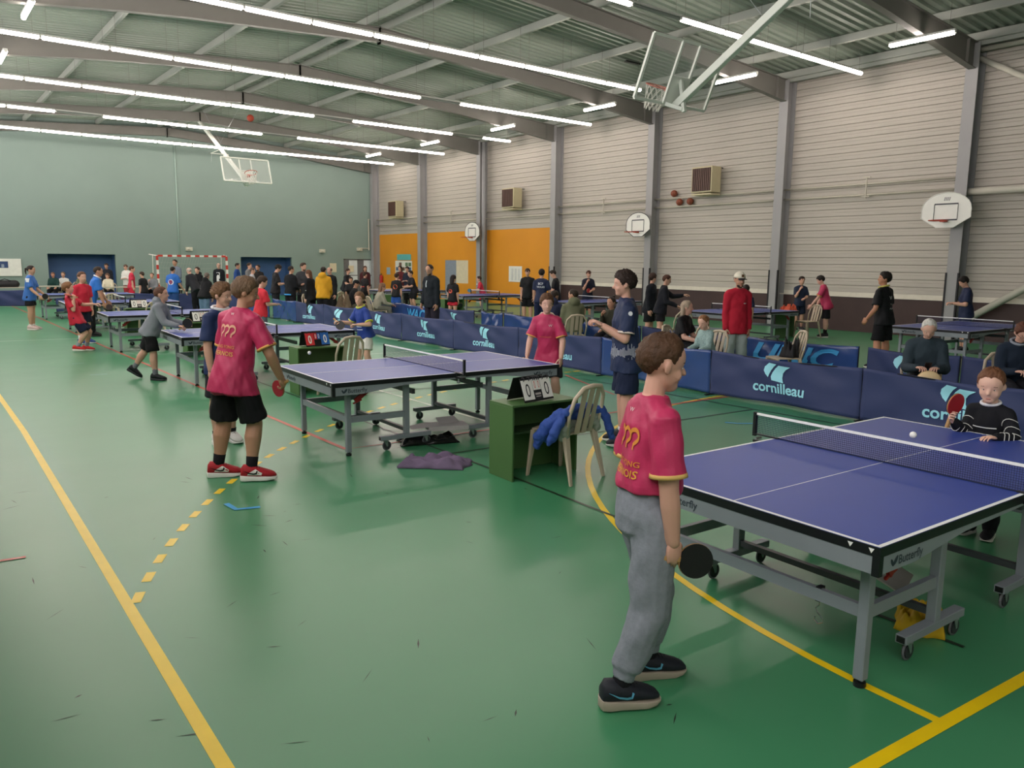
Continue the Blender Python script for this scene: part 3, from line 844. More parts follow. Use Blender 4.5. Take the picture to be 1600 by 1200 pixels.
for i, (bx, by, cl, bl, sl, sch) in enumerate((
        (4.09, 5.22, 'beige plastic chair with blue jacket hung over it, by the nearest green box', 'green umpire box nearest the viewer, purple sweater beside it', 'white score flip on the green box nearest the viewer', 'white'),
        (4.35, 10.48, 'empty beige plastic chair at the green box with the red and blue score flip', 'green umpire box behind the boy in magenta and his paddle', 'red and blue score flip on a green box', 'rb'),
        (4.33, 15.85, 'beige plastic chair behind the grey hoodie boy with paddle', 'green umpire box in front of the grey hoodie boy with paddle', 'white score flip right above the hand of the grey hoodie boy', 'white'),
        (4.36, 21.1, 'beige plastic chair left of the grey hoodie boy', 'green umpire box left of the grey hoodie boy', 'white score flip left of the head of the grey hoodie boy', 'white'),
        (4.42, 26.4, 'small far beige plastic chair by the man in blue shirt', 'small far green umpire box by the man in blue shirt', 'small far white score flip by the man in blue shirt', 'white'))):
    umpire_box(bx, by, bl)
    score_flip(bx + 0.33, by + 0.16, 0.68, sl, sch, TA + 0.12 + (0.0 if i else 0.05))
    chair(bx + 0.52, by - 0.10 if i == 0 else by - 0.27, (-0.16, 1), cl)

# ================================================================== basketball gear
bbm = mat('backboard_white', '#e9e8e2', 0.4, var=0.02)
bbl = mat('backboard_line', '#3c3e46', 0.5)
rimm = mat('rim_red', '#b5432f', 0.45)
cordm = mat('net_white_cord', '#d9d7cf', 0.7)
def rim_and_net(t, c, fwd, r=0.225, net=True, tilt=None):
    """c = point on the board face where the rim mounts; fwd = unit vector away from the board"""
    fwd = V(fwd).normalized(); up = V((0, 0, 1)) if tilt is None else V(tilt); side = fwd.cross(up).normalized()
    ctr = V(c) + fwd * (r + 0.15)
    rim = MB().tube([ctr + fwd * (r * cos(a)) + side * (r * sin(a)) for a in np.linspace(0, 2 * pi, 25)], 0.012, 6, cap=False)
    rim.bar(V(c), V(c) + fwd * 0.17, 0.12, 0.05)
    rim.build('rim', rimm, t, False)
    if net:
        nb = MB(); n = 12
        for k in range(n):
            for dr in (1, -1):
                pts = []
                for j in range(5):
                    a = 2 * pi * (k + dr * j * 0.5) / n
                    rr = r * (1 - 0.42 * (j / 4) ** 0.8)
                    pts.append(ctr + fwd * (rr * cos(a)) + side * (rr * sin(a)) - up * (0.1 * j))
                nb.tube(pts, 0.006, 4)
        tag(nb.build('hoop_net', cordm, t), kind='stuff')
def wall_board(y, label, R, z):
    """fan-shaped steel board on a column, facing -x"""
    t = thing('basketball_board', label, 'backboard', (21.3, y, z), 0, 'fan-shaped wall boards')
    out = [(-R, -0.10), (-R * 0.99, 0.03)]
    for k in range(13):
        a = pi - pi * k / 12
        out.append((R * cos(a), 0.10 + 0.42 * R / 0.6 * sin(a)))
    out += [(R * 0.99, 0.03), (R, -0.10), (R * 0.35, -0.35), (-R * 0.35, -0.35)]
    M = Matrix(((0, 0, 1, 0), (1, 0, 0, 0), (0, 1, 0, 0), (0, 0, 0, 1)))
    bd = MB().prism(out, -0.012, 0.012, M).build('board', bbm, t)
    sq = MB(); w = 0.29; z0, z1 = -0.16, 0.24
    for a, b in (((-w, z0), (w, z0)), ((w, z0), (w, z1)), ((w, z1), (-w, z1)), ((-w, z1), (-w, z0))):
        sq.bar((-0.015, a[0], a[1]), (-0.015, b[0], b[1]), 0.035 if a[0] == b[0] else 0.004, 0.004 if a[0] == b[0] else 0.035, up=(0, 0, 1))
    sq.build('target_square', bbl, t)
    for k in range(4):
        y0 = 0.07 - 0.04 * k
        MB().add([(-0.0135, y0, 0.32), (-0.0135, y0 - 0.022, 0.32), (-0.0135, y0 - 0.042, 0.41), (-0.0135, y0 - 0.02, 0.41)], [(0, 1, 2, 3)]).build('emblem', mat('board_emblem', '#77757a', 0.5), t)
    ed = MB().tube([(-0.012, a, b) for a, b in out + out[:1]], 0.012, 5, cap=False).build('board_edge', bbl if R < 0.59 else bbm, t)
    rim_and_net(t, (-0.012, 0, -0.19), (-1, 0, 0), 0.225, False)
    MB().bar((0.012, -0.12, -0.05), (0.26, -0.12, -0.05), 0.04).bar((0.012, 0.12, -0.05), (0.26, 0.12, -0.05), 0.04).bar((0.012, 0, -0.3), (0.26, 0, -0.1), 0.04).build('wall_bracket', steel, t)
    return t
wall_board(9.28, 'white fan-shaped basketball board on the right wall, nearest and largest', 0.61, 3.25)
wall_board(19.92, 'white fan-shaped basketball board with black edge, middle of the right wall', 0.585, 3.22)
wall_board(30.37, 'white fan-shaped basketball board with black edge, in front of the yellow wall', 0.585, 3.22)
clear = mat('clear_acrylic', '#dfe4e0', 0.08, alpha=0.16, spec=0.5)
framew = mat('goal_white_steel', '#dfe3da', 0.4, var=0.02)
def hung_goal(top, bot, arm_end, fwd, label):
    """ceiling-hung tilted acrylic board; top/bot = (y,z) of board edges; fwd = +1/-1 side of the rim"""
    t = thing('ceiling_basketball_goal', label, 'basketball goal', (10.75, 0, 0), 0)
    T = V((0, top[0], top[1])); B = V((0, bot[0], bot[1])); W = 0.9
    upv = (T - B).normalized(); nrm = V((1, 0, 0)).cross(upv).normalized()
    if nrm.y * fwd < 0: nrm = -nrm
    ed = MB(); X = V((1, 0, 0))
    for a, b in ((B - X * W, B + X * W), (T - X * W, T + X * W), (B - X * W, T - X * W), (B + X * W, T + X * W)):
        ed.bar(a, b, 0.045, 0.045, up=nrm)
    ed.build('board_frame', framew, t)
    q = [B - X * W, B + X * W, T + X * W, T - X * W]
    MB().add([p - nrm * 0.006 for p in q] + [p + nrm * 0.006 for p in q], [(0, 3, 2, 1), (4, 5, 6, 7), (0, 1, 5, 4), (1, 2, 6, 5), (2, 3, 7, 6), (3, 0, 4, 7)]).build('pane', clear, t)
    m1 = MB()
    for x in (-0.22, 0.22):
        m1.bar(B + X * x - nrm * 0.03, T + X * x - nrm * 0.03, 0.04, 0.04, up=nrm)
    m1.bar(B + upv * 0.45 - X * 0.22 - nrm * 0.03, B + upv * 0.45 + X * 0.22 - nrm * 0.03, 0.04, 0.04, up=nrm)
    m1.build('board_brace', framew, t)
    pl = [B + X * sx * 0.22 + upv * h - nrm * 0.04 for sx, h in ((-1, 0.02), (1, 0.02), (1, 0.44), (-1, 0.44))]
    MB().add(pl + [p - nrm * 0.01 for p in pl], [(0, 1, 2, 3), (7, 6, 5, 4), (0, 4, 5, 1), (1, 5, 6, 2), (2, 6, 7, 3), (3, 7, 4, 0)]).build('mount_plate', framew, t)
    rim_and_net(t, B + upv * 0.2 + nrm * 0.02, nrm, 0.225, True, upv)
    E_ = V((0, arm_end[0], arm_end[1])); S = B - nrm * 0.12 + upv * 0.0
    bevel(MB().bar(S, E_, 0.11, 0.13).build('arm', framew, t), 0.01, 2)
    MB().bar(B - nrm * 0.05 - X * 0.18, B - nrm * 0.30 - X * 0.02, 0.06).bar(B - nrm * 0.05 + X * 0.18, B - nrm * 0.30 + X * 0.02, 0.06).bar(B + upv * 0.42 - nrm * 0.05, S + (E_ - S) * 0.0 - nrm * 0.22 + V((0, 0, -0.03)), 0.06).build('strut', framew, t)
    d = (E_ - S)
    for f_, w_ in ((0.42, 0.3),):
        c = S + d * f_
        MB().bar(c - X * 0.55, c + X * 0.15, 0.035).bar(c - X * 0.55, S + d * 0.5, 0.02).build('spreader', framew, t)
        MB().cyl(c - X * 0.52, c - X * 0.55 - V((0, 0, 0.32)), 0.006, 5).build('chain', zinc, t)
        MB().cyl(c + X * 0.1, c + X * 0.12 - V((0, 0, 0.5)), 0.006, 5).build('chain', zinc, t)
    MB().box((-0.5, arm_end[0] - 0.1, arm_end[1] - 0.06), (0.5, arm_end[0] + 0.1, arm_end[1] + 0.06)).build('ceiling_bracket', framew, t)
    MB().cyl(S + d * 0.55, (0.25, S.y + d.y * 0.15, 7.9), 0.005, 5).cyl(S + d * 0.3, (-1.6, S.y + d.y * 0.1, 7.85), 0.005, 5).build('cable', zinc, t)
    return t
hung_goal((9.0, 5.55), (9.4, 4.62), (3.6, 7.95), 1, 'large clear-paned basketball goal hanging from the ceiling at the upper right')
hung_goal((30.35, 5.68), (30.05, 4.80), (35.9, 7.85), -1, 'clear-paned basketball goal hanging from the ceiling in front of the far wall')
# red ball lodged in the roof steel
def ball(name, loc, r, m, label, cat, group=None):
    o = MB().ell((0, 0, 0), (r, r, r), None, 20, 14).build(name, m, None, True)
    o.location = loc
    return tag(o, label, cat, group)
bkm = mat('basketball_orange', '#8a4a35', 0.6, var=0.15, vscale=20)
ball('basketball', (10.96, 30.15, 7.16), 0.13, mat('red_ball', '#a5412e', 0.6), 'red ball stuck up among the roof steel above the far hanging goal', 'ball')
for (y, z), lb in zip(((18.78, 4.36), (18.52, 4.05), (18.05, 4.05)), ('brown basketball stuck behind the upper heating pipe by the heater', 'left of two brown basketballs stuck behind the lower heating pipe', 'right of two brown basketballs stuck behind the lower heating pipe')):
    ball('basketball', (21.86, y, z), 0.12, bkm, lb, 'ball', 'basketballs stuck behind pipes')
# heaters
hbm = mat('heater_cream', '#c3b896', 0.5, var=0.04)
hgr = mat('heater_louvre', '#5e443c', 0.5)
def heater(y, label):
    t = thing('wall_heater', label, 'heater', (21.3, y, 4.68), 0, 'wall-hung unit heaters')
    bevel(MB().box((0.0, -0.42, -0.42), (0.48, 0.42, 0.42)).build('casing', hbm, t), 0.015, 2)
    MB().box((-0.012, -0.37, -0.37), (0.002, 0.37, 0.37)).build('grille_back', mat('heater_dark', '#33241f', 0.7), t)
    for k in range(10):
        yy = -0.34 + k * 0.0755
        MB().box((-0.035, yy - 0.022, -0.36), (-0.01, yy + 0.022, 0.36)).build('louvre', hgr, t)
    MB().box((0.0, -0.40, -0.50), (0.5, 0.40, -0.45)).box((0.1, -0.02, -0.45), (0.14, 0.02, -0.42)).build('tray', hbm, t)
    MB().bar((0.2, 0.3, 0.4), (0.7, 0.3, 0.4), 0.04).bar((0.2, -0.3, 0.4), (0.7, -0.3, 0.4), 0.04).build('bracket', steel, t)
heater(17.15, 'cream unit heater with brown louvres beside the stuck basketballs')
heater(27.7, 'cream unit heater with brown louvres above the yellow wall, middle one')
heater(37.9, 'cream unit heater with brown louvres near the far corner')

# ================================================================== handball goal, boards, posters, extinguisher
rdp = mat('goal_red', '#c23a30', 0.45); whp = mat('goal_white', '#e6e4dc', 0.45)
t = thing('handball_goal', 'red and white striped handball goal in front of the end wall', 'goal', (10.77, 37.75, 0))
def striped(a, b, n, s0):
    a, b = V(a), V(b)
    for k in range(n):
        MB().bar(a + (b - a) * (k / n), a + (b - a) * ((k + 1) / n), 0.085).build('stripe', rdp if (k + s0) % 2 == 0 else whp, t)
striped((-1.54, 0, 0), (-1.54, 0, 2.04), 10, 1); striped((1.54, 0, 0), (1.54, 0, 2.04), 10, 1); striped((-1.5, 0, 2.04), (1.5, 0, 2.04), 15, 0)
for s in (-1.54, 1.54):
    MB().bar((s, 0, 2.04), (s - 0.15 if s < 0 else s + 0.1, 0.75, 2.10), 0.04).bar((s, 0.75, 2.1), (s, 1.0, 0.02), 0.03).bar((s, 0, 0.02), (s, 1.0, 0.02), 0.03).build('stay', whp, t)
nb = MB()
for k in range(26):
    x = -1.5 + 3.0 * k / 25
    nb.tube([(x, 0.02, 2.0), (x, 0.6, 1.6 - 0.2 * sin(pi * k / 25)), (x, 0.95, 0.05)], 0.003, 3)
for j in range(9):
    f = j / 8
    nb.tube([(-1.5, 0.02 + 0.93 * f, 2.0 - 1.95 * f), (0, 0.02 + 0.93 * f, 1.9 - 1.85 * f), (1.5, 0.02 + 0.93 * f, 2.0 - 1.95 * f)], 0.003, 3)
tag(nb.build('goal_net', mat('goal_net_cord', '#b9b9ae', 0.8), t), kind='stuff')
t = thing('white_board', 'white notice board with a dark blue printed block at the left edge', 'board', (3.4, YF - 0.06, 1.46))
bevel(MB().box((-1.3, 0, -0.38), (0.95, 0.04, 0.38)).build('panel', mat('board_white', '#dfe0d8', 0.5), t), 0.01, 2)
MB().box((-0.9, -0.008, -0.02), (0.45, 0.0, 0.26)).build('print_block', mat('board_navy', '#2e4570', 0.5), t)
MB().box((0.2, -0.012, 0.0), (0.3, -0.006, 0.14)).build('print_mark', mat('board_grey', '#8b98a8', 0.5), t)
def sheet_poster(name, lb, cx, cz, w, h, m, wall='right', parts=()):
    if wall == 'right':
        t = thing(name, lb, 'poster', (XR - 0.03, cx, cz))
        MB().box((0, -w / 2, -h / 2), (0.012, w / 2, h / 2)).build('sheet', m, t)
        for (a, b, z0, z1, mm) in parts:
            MB().box((-0.004, a, z0), (0.002, b, z1)).build('print_block', mm, t)
    else:
        t = thing(name, lb, 'poster', (cx, YF - 0.02, cz))
        MB().box((-w / 2, 0, -h / 2), (w / 2, 0.012, h / 2)).build('sheet', m, t)
    return t
paper = mat('paper_white', '#e3e2da', 0.6, var=0.03, vscale=12)
_pc = [mat('photo_%s' % n_, c_, 0.5) for n_, c_ in (('brown', '#6b4f40'), ('blue', '#4d6a8a'), ('red', '#8d3b34'), ('sand', '#b79b72'), ('grey', '#8a8a86'), ('green', '#5c7a58'))]
_r = random.Random(2); _parts = []
for i in range(5):
    for j in range(5):
        if _r.random() < 0.75:
            a = -0.82 + i * 0.34; z0 = -0.62 + j * 0.25
            _parts.append((a, a + 0.28, z0, z0 + 0.2, _r.choice(_pc)))
sheet_poster('photo_board', 'white board full of small photographs on the yellow wall', 37.9, 1.25, 1.8, 1.35, paper, 'right', _parts)
sheet_poster('banner_sign', 'turquoise banner above the photo board', 37.85, 2.12, 1.5, 0.32, mat('turquoise_sheet', '#62b3b0', 0.6, var=0.08, vscale=8))
sheet_poster('notice_sheet', 'white notice sheet of faint columns on the yellow wall beside the downpipe', 27.95, 1.38, 0.95, 0.7, paper, 'right', [(-0.35 + 0.24 * k, -0.2 + 0.24 * k, -0.28, 0.24, mat('paper_faint', '#cfd0cc', 0.6)) for k in range(3)])
sheet_poster('notice_sheet', 'small cream notice on the end wall left of the glazed door', 19.25, 1.5, 0.4, 0.5, mat('paper_cream', '#d8cdb0', 0.6), 'far')
sheet_poster('notice_sheet', 'cream notice stuck on the glazed door', 20.35, 1.45, 0.32, 0.36, MATS['paper_cream'], 'far')
sheet_poster('notice_sheet', 'small pale blue notice on the yellow wall left of the photo board', 39.6, 1.35, 0.4, 0.4, mat('paper_blue', '#9db0bb', 0.6))
t = thing('fire_extinguisher', 'red fire extinguisher on the yellow wall by the corner', 'extinguisher', (21.86, 40.25, 0.6))
MB().capsule([(0, 0, 0.08), (0, 0, 0.42)], [0.09, 0.09], 14).build('cylinder', mat('extinguisher_red', '#b92a26', 0.4), t, True)
MB().cyl((0, 0, 0.48), (0, 0, 0.58), 0.025).bar((0, 0, 0.58), (-0.02, -0.1, 0.6), 0.025).build('valve', blackm, t)
MB().tube([(0, 0.03, 0.55), (-0.02, 0.12, 0.5), (-0.02, 0.13, 0.25)], 0.012).build('hose', blackm, t)

# ================================================================== loose things on the floor near the tables
def cloth_heap(name, label, cat, loc, size, m, seed, hmax=0.09, rz=0.0, outline=None):
    """crumpled cloth lying on the floor"""
    sx, sy = size
    def fn(u, v):
        x = (u - 0.5) * 2; y = (v - 0.5) * 2
        r = max(abs(x), abs(y)) ** 1.0
        a = math.atan2(y, x)
        k = 1 + 0.25 * fbm(cos(a) * 1.5, sin(a) * 1.5, 0, seed)
        edge = min(1, (1 - r) * 4)
        zz = 0.012 + edge * hmax * (0.30 + 0.75 * (0.5 + fbm(x * 1.8 + 3, y * 1.5, 1, seed)) + 0.22 * sin(9 * x + 5 * y + 4 * fbm(x * 2, y * 2, 0, seed) + seed) + 0.16 * sin(14 * y - 6 * x + seed))
        zz = max(0.006, zz)
        return V((x * sx / 2 * k, y * sy / 2 * k, zz if r < 0.999 else 0.004))
    o = MB().sheet(fn, 40, 28).build(name, m, None, True)
    md = o.modifiers.new('thick', 'SOLIDIFY'); md.thickness = 0.006
    o.location = loc; o.rotation_euler = (0, 0, rz)
    return tag(o, label, cat)
cloth_heap('sweater', 'purple grey sweater lying crumpled on the floor by the green box', 'sweater', (3.86, 6.12, 0), (0.62, 0.34), mat('mauve_knit', '#71607a', 0.85, var=0.08, vscale=10, bump=0.2, bscale=60), 1.0, 0.075, -0.75)
cloth_heap('plastic_bag', 'black plastic bag on the floor under the second table', 'bag', (4.33, 6.98, 0), (0.62, 0.3), mat('black_plastic', '#151515', 0.18, bump=0.5, bscale=25), 4.0, 0.07, -0.3)
t = thing('cardboard_carton', 'flattened white carton lying on the black bag under the second table', 'carton', (4.58, 6.98, 0.12), -0.35)
ctn = mat('carton_white', '#b7b2b0', 0.6)
MB().box((-0.24, -0.13, 0), (0.2, 0.13, 0.045)).build('carton_body', ctn, t)
MB().add([(-0.24, 0.13, 0.045), (-0.24, -0.13, 0.045), (-0.42, -0.08, 0.02), (-0.40, 0.12, 0.02)], [(0, 1, 2, 3), (3, 2, 1, 0)]).add([(-0.1, 0.0, 0.05), (0.14, 0.05, 0.05), (0.1, 0.16, 0.10), (-0.12, 0.10, 0.10)], [(0, 1, 2, 3), (3, 2, 1, 0)]).build('carton_flap', ctn, t)
MB().box((0.2, -0.12, 0.005), (0.202, 0.12, 0.04)).build('carton_end', mat('carton_brown', '#6a4a35', 0.7), t)
cloth_heap('yellow_cloth', 'yellow cloth on the floor under the nearest table', 'cloth', (4.22, 1.78, 0.0), (0.36, 0.24), mat('yellow_fabric', '#c9a51c', 0.8), 2.2, 0.09, 0.4)
t = thing('paper_pad', 'pale grey writing pad propped under the nearest table', 'paper', (3.95, 1.95, 0.36), 0.3)
MB().box((-0.16, -0.22, -0.004), (0.16, 0.22, 0.004), Matrix.Rotation(rad(25), 4, 'X')).build('pad', mat('pad_grey', '#a9a49c', 0.6), t)
MB().box((-0.16, 0.19, 0.004), (0.16, 0.225, 0.012), Matrix.Rotation(rad(25), 4, 'X')).build('clip', zinc, t)
t = thing('steel_hook', 'S-shaped steel hook strapped to the rail of the nearest table', 'hook', (3.345, 1.87, 0.36), 0)
MB().box((-0.021, -0.012, -0.036), (0.021, 0.012, 0.036)).build('strap', blackm, t)
MB().tube([(0, 0, -0.035), (0, 0.0, -0.06), (0, 0.018, -0.08), (0, 0.008, -0.10), (0, -0.018, -0.12), (0, -0.022, -0.14), (0, 0.0, -0.155), (0, 0.02, -0.14), (0, 0.018, -0.125)], 0.0035, 6).build('hook', mat('chrome', '#c8c8c8', 0.25, 1.0), t)
# jacket over the first chair
jkm = mat('royal_blue_jersey', '#2f4c97', 0.75, var=0.06, vscale=6, bump=0.15, bscale=40)
ggm = mat('grey_green_jersey', '#8d9488', 0.8, var=0.06, bump=0.15, bscale=40)
CX, CY = 4.61, 5.12
def drape(name, label, m, pts, rr, loc, rz, seed):
    mb = MB()
    for P_, R_ in zip(pts, rr):
        mb.capsule(P_, R_, 12)
    o = mb.build(name, m, None, True)
    r = o.modifiers.new('r', 'REMESH'); r.mode = 'VOXEL'; r.voxel_size = 0.008; r.use_smooth_shade = True
    tx = bpy.data.textures.new('folds', 'CLOUDS'); tx.noise_scale = 0.07
    d = o.modifiers.new('d', 'DISPLACE'); d.texture = tx; d.strength = 0.035; d.mid_level = 0.5
    o.location = loc; o.rotation_euler = (0, 0, rz)
    return tag(o, label, 'jacket')
crz = math.atan2(0.16, 1)
drape('jacket', 'blue jacket hung over the back of the chair at the nearest green box', jkm,
      [[(-0.24, -0.20, 0.64), (-0.08, -0.17, 0.66), (0.1, -0.17, 0.65), (0.25, -0.22, 0.60)], [(-0.25, -0.16, 0.62), (-0.31, -0.06, 0.52), (-0.33, 0.02, 0.40), (-0.32, 0.05, 0.33)], [(-0.20, -0.14, 0.58), (-0.25, -0.06, 0.48), (-0.27, -0.02, 0.38)], [(-0.29, -0.20, 0.58), (-0.35, -0.16, 0.46), (-0.36, -0.12, 0.38)], [(0.25, -0.22, 0.60), (0.30, -0.25, 0.50), (0.32, -0.27, 0.40), (0.33, -0.28, 0.35)], [(-0.1, -0.14, 0.60), (0.12, -0.14, 0.58)]],
      [[0.04, 0.035, 0.035, 0.04], [0.05, 0.06, 0.05, 0.035], [0.05, 0.055, 0.03], [0.035, 0.045, 0.025], [0.042, 0.038, 0.034, 0.03], [0.05, 0.05]], (CX, CY, 0), crz, 1)
drape('grey_top', 'grey top stuffed behind the slats of the chair at the nearest green box', ggm,
      [[(-0.22, -0.17, 0.50), (-0.1, -0.13, 0.52), (0.0, -0.13, 0.49), (0.2, -0.17, 0.50)], [(-0.20, -0.17, 0.47), (-0.19, -0.14, 0.40), (-0.14, -0.12, 0.36)], [(0.2, -0.18, 0.53), (0.22, -0.19, 0.45)], [(-0.12, -0.12, 0.45), (0.05, -0.12, 0.45)]],
      [[0.05, 0.045, 0.05, 0.05], [0.05, 0.045, 0.025], [0.045, 0.04], [0.05, 0.04]], (CX, CY, 0), crz, 2)
# balls in play
pbm = mat('celluloid_white', '#f4f3ee', 0.35, var=0.0)
GB = 'ping-pong balls in play'
ball('ping_pong_ball', (4.62, 2.08, 0.93), 0.02, pbm, 'white ping-pong ball in the air just over the net of the nearest table', 'ball', GB)
ball('ping_pong_ball', (3.57, 8.27, 0.88), 0.02, pbm, 'white ping-pong ball in the air in front of the red and blue score flip', 'ball', GB)
ball('ping_pong_ball', (16.2, 22.8, 1.12), 0.02, pbm, 'tiny white ping-pong ball in front of the yellow wall', 'ball', GB)
# bag, boxes on far tables
t = thing('sports_bag', 'black sports bag on top of the far left barrier table', 'bag', (3.3, 36.9, 0.0))
MB().capsule([(-0.35, 0, 0.85), (0.35, 0, 0.85)], [0.16, 0.16], 10).build('bag_body', blackm, t, True)
MB().tube([(-0.2, -0.1, 0.98), (0, -0.12, 1.06), (0.2, -0.1, 0.98)], 0.015, 6).build('strap', blackm, t)
def folding_table(x, y, w, label, m):
    t = thing('folding_table', label, 'table', (x, y, 0), 0, 'officials folding tables')
    bevel(MB().box((-w / 2, -0.35, 0.70), (w / 2, 0.35, 0.73)).build('tabletop', m, t))
    for sx in (-1, 1):
        for sy in (-1, 1):
            MB().cyl((sx * (w / 2 - 0.1), sy * 0.28, 0), (sx * (w / 2 - 0.1), sy * 0.28, 0.70), 0.018, 8).build('leg', steel, t)
tt = mat('folding_top', '#b9b3a4', 0.5)
folding_table(3.4, 36.9, 1.6, 'officials table behind the far left barrier carrying a black bag', tt)
folding_table(5.4, 37.9, 1.8, 'officials table in front of the left blue recess', tt)
folding_table(7.4, 36.0, 1.8, 'officials table beside the left goal post', tt)
folding_table(9.6, 32.4, 1.8, 'officials table in front of the goal where the bald man sits', tt)
folding_table(13.8, 31.6, 1.8, 'officials table in front of the right blue recess', tt)
folding_table(16.5, 29.6, 1.8, 'officials table near the glazed door with white papers', tt)
t = thing('green_crate', 'green box with a pale emblem under the far table by the dark suit man', 'box', (14.2, 25.6, 0))
MB().box((-0.35, -0.2, 0), (0.35, 0.2, 0.68)).build('box_body', boxm, t)
umpire_box(14.05, 21.6, 'green umpire box between the dark suit man and the boy in black and red')
umpire_box(18.25, 11.6, 'green umpire box by the plank wall below the magenta player', 0.4)
chair(19.0, 11.55, (-1, 0.3), 'empty beige plastic chair by the green box at the plank wall')
chair(11.15, 7.15, (-0.9, 0.6), 'empty beige plastic chair to the right of the man in the red jacket')
chair(10.85, 8.85, (-0.9, 0.4), 'beige plastic chair half hidden behind the man in the red jacket')
chair(10.6, 10.35, (0.2, 1), 'beige plastic chair to the left of the standing navy-dressed player')
chair(13.9, 11.7, (0.3, 1), 'beige plastic chair beside the two players in black tops')
chair(11.6, 24.7, (-0.5, 1), 'beige plastic chair between the standing people in black and yellow')
chair(10.15, 23.1, (0.5, -1), 'beige plastic chair behind the person in black with blue hem')
# kit on the green box by the wall
cloth_heap('kit_bag', 'orange and white kit heap on the green box by the plank wall', 'bag', (18.7, 11.95, 0.68), (0.4, 0.3), mat('kit_orange', '#c8553a', 0.7, var=0.4, vscale=12), 3.0, 0.16)
cloth_heap('backpack', 'black and yellow backpack hanging on the empty chair', 'bag', (11.28, 7.1, 0.44), (0.3, 0.26), mat('backpack_black', '#1c1c20', 0.7), 5.0, 0.22)
cloth_heap('coat', 'black coat dropped between the girl and the red-jacket man', 'coat', (10.95, 8.3, 0.42), (0.4, 0.4), mat('coat_black', '#17171a', 0.8), 6.0, 0.2)
# ================================================================== people
CF = V((0.616, 0.788, 0)); CR = V((0.788, -0.616, 0))
def heading(a):
    d = CF * cos(rad(a)) + CR * sin(rad(a))
    return math.atan2(-d.x, d.y)
PEND = []
def RX(a): return Matrix.Rotation(rad(a), 3, 'X')
def RY(a): return Matrix.Rotation(rad(a), 3, 'Y')
def RZ(a): return Matrix.Rotation(rad(a), 3, 'Z')
def ss(a, b, x):
    t = max(0.0, min(1.0, (x - a) / (b - a))); return t * t * (3 - 2 * t)

def loft_rings(mb, rings):
    """rings: list of lists of n Vectors -> closed skin"""
    n = len(rings[0]); o = len(mb.v)
    vv = [p for r in rings for p in r]
    ff = [(i * n + k, i * n + (k + 1) % n, (i + 1) * n + (k + 1) % n, (i + 1) * n + k) for i in range(len(rings) - 1) for k in range(n)]
    ff.append(tuple(range(n - 1, -1, -1))); ff.append(tuple((len(rings) - 1) * n + k for k in range(n)))
    mb.add(vv, ff)

def torso(mb, O, R, B, st, n=16):
    rings = []
    for s, w, d, f in st:
        ring = []
        for k in range(n):
            a = 2 * pi * k / n
            ca, sa = cos(a), sin(a)
            # slightly squared ellipse
            x = w * math.copysign(abs(ca) ** 0.85, ca); y = d * math.copysign(abs(sa) ** 0.85, sa)
            ring.append(O + R @ V((x * B, (y + f) * B, s * B)))
        rings.append(ring)
    loft_rings(mb, rings)

def hand_mesh(mb, wrist, d, n, right, s, curl, n_side=6):
    """palm and five fingers; d = forearm direction, n = palm normal (fingers close towards it)"""
    d = d.normalized(); n = (n - d * n.dot(d)); n = n.normalized() if n.length > 1e-4 else d.orthogonal().normalized()
    side = d.cross(n).normalized()          # towards the thumb for a right hand with palm normal n
    if not right: side = -side
    R = Matrix((side, d, n)).transposed()
    mb.ell(wrist + d * 0.048 * s, (0.042 * s, 0.058 * s, 0.018 * s), R, 10, 7)
    for k, (off, L, r) in enumerate(((0.030, 0.074, 0.0092), (0.010, 0.082, 0.0095), (-0.011, 0.077, 0.0090), (-0.031, 0.060, 0.0080))):
        p = wrist + d * (0.086 - abs(off - 0.008) * 0.25) * s + side * off * s
        a = curl * (34 + 6 * k) + 8; pts = [p - d * 0.02 * s, p]; ang = a * 0.6
        for j, fr in enumerate((0.46, 0.30, 0.24)):
            dd = d * cos(rad(ang)) + n * sin(rad(ang))
            p = p + dd * (L * fr * s); pts.append(p); ang += a * (1.15 if j == 0 else 0.9)
        mb.capsule(pts, [r * s, r * s, r * 0.95 * s, r * 0.85 * s, r * 0.75 * s], n_side)
    p = wrist + d * 0.022 * s + side * 0.030 * s
    t1 = (d * 0.62 + side * 0.62 + n * (0.25 + 0.3 * curl)).normalized()
    t2 = (d * 0.85 + side * (0.25 - 0.35 * curl) + n * (0.25 + 0.45 * curl)).normalized()
    mb.capsule([p, p + t1 * 0.036 * s, p + t1 * 0.036 * s + t2 * 0.030 * s, p + t1 * 0.036 * s + t2 * 0.052 * s], [0.013 * s, 0.0115 * s, 0.010 * s, 0.0085 * s], n_side)

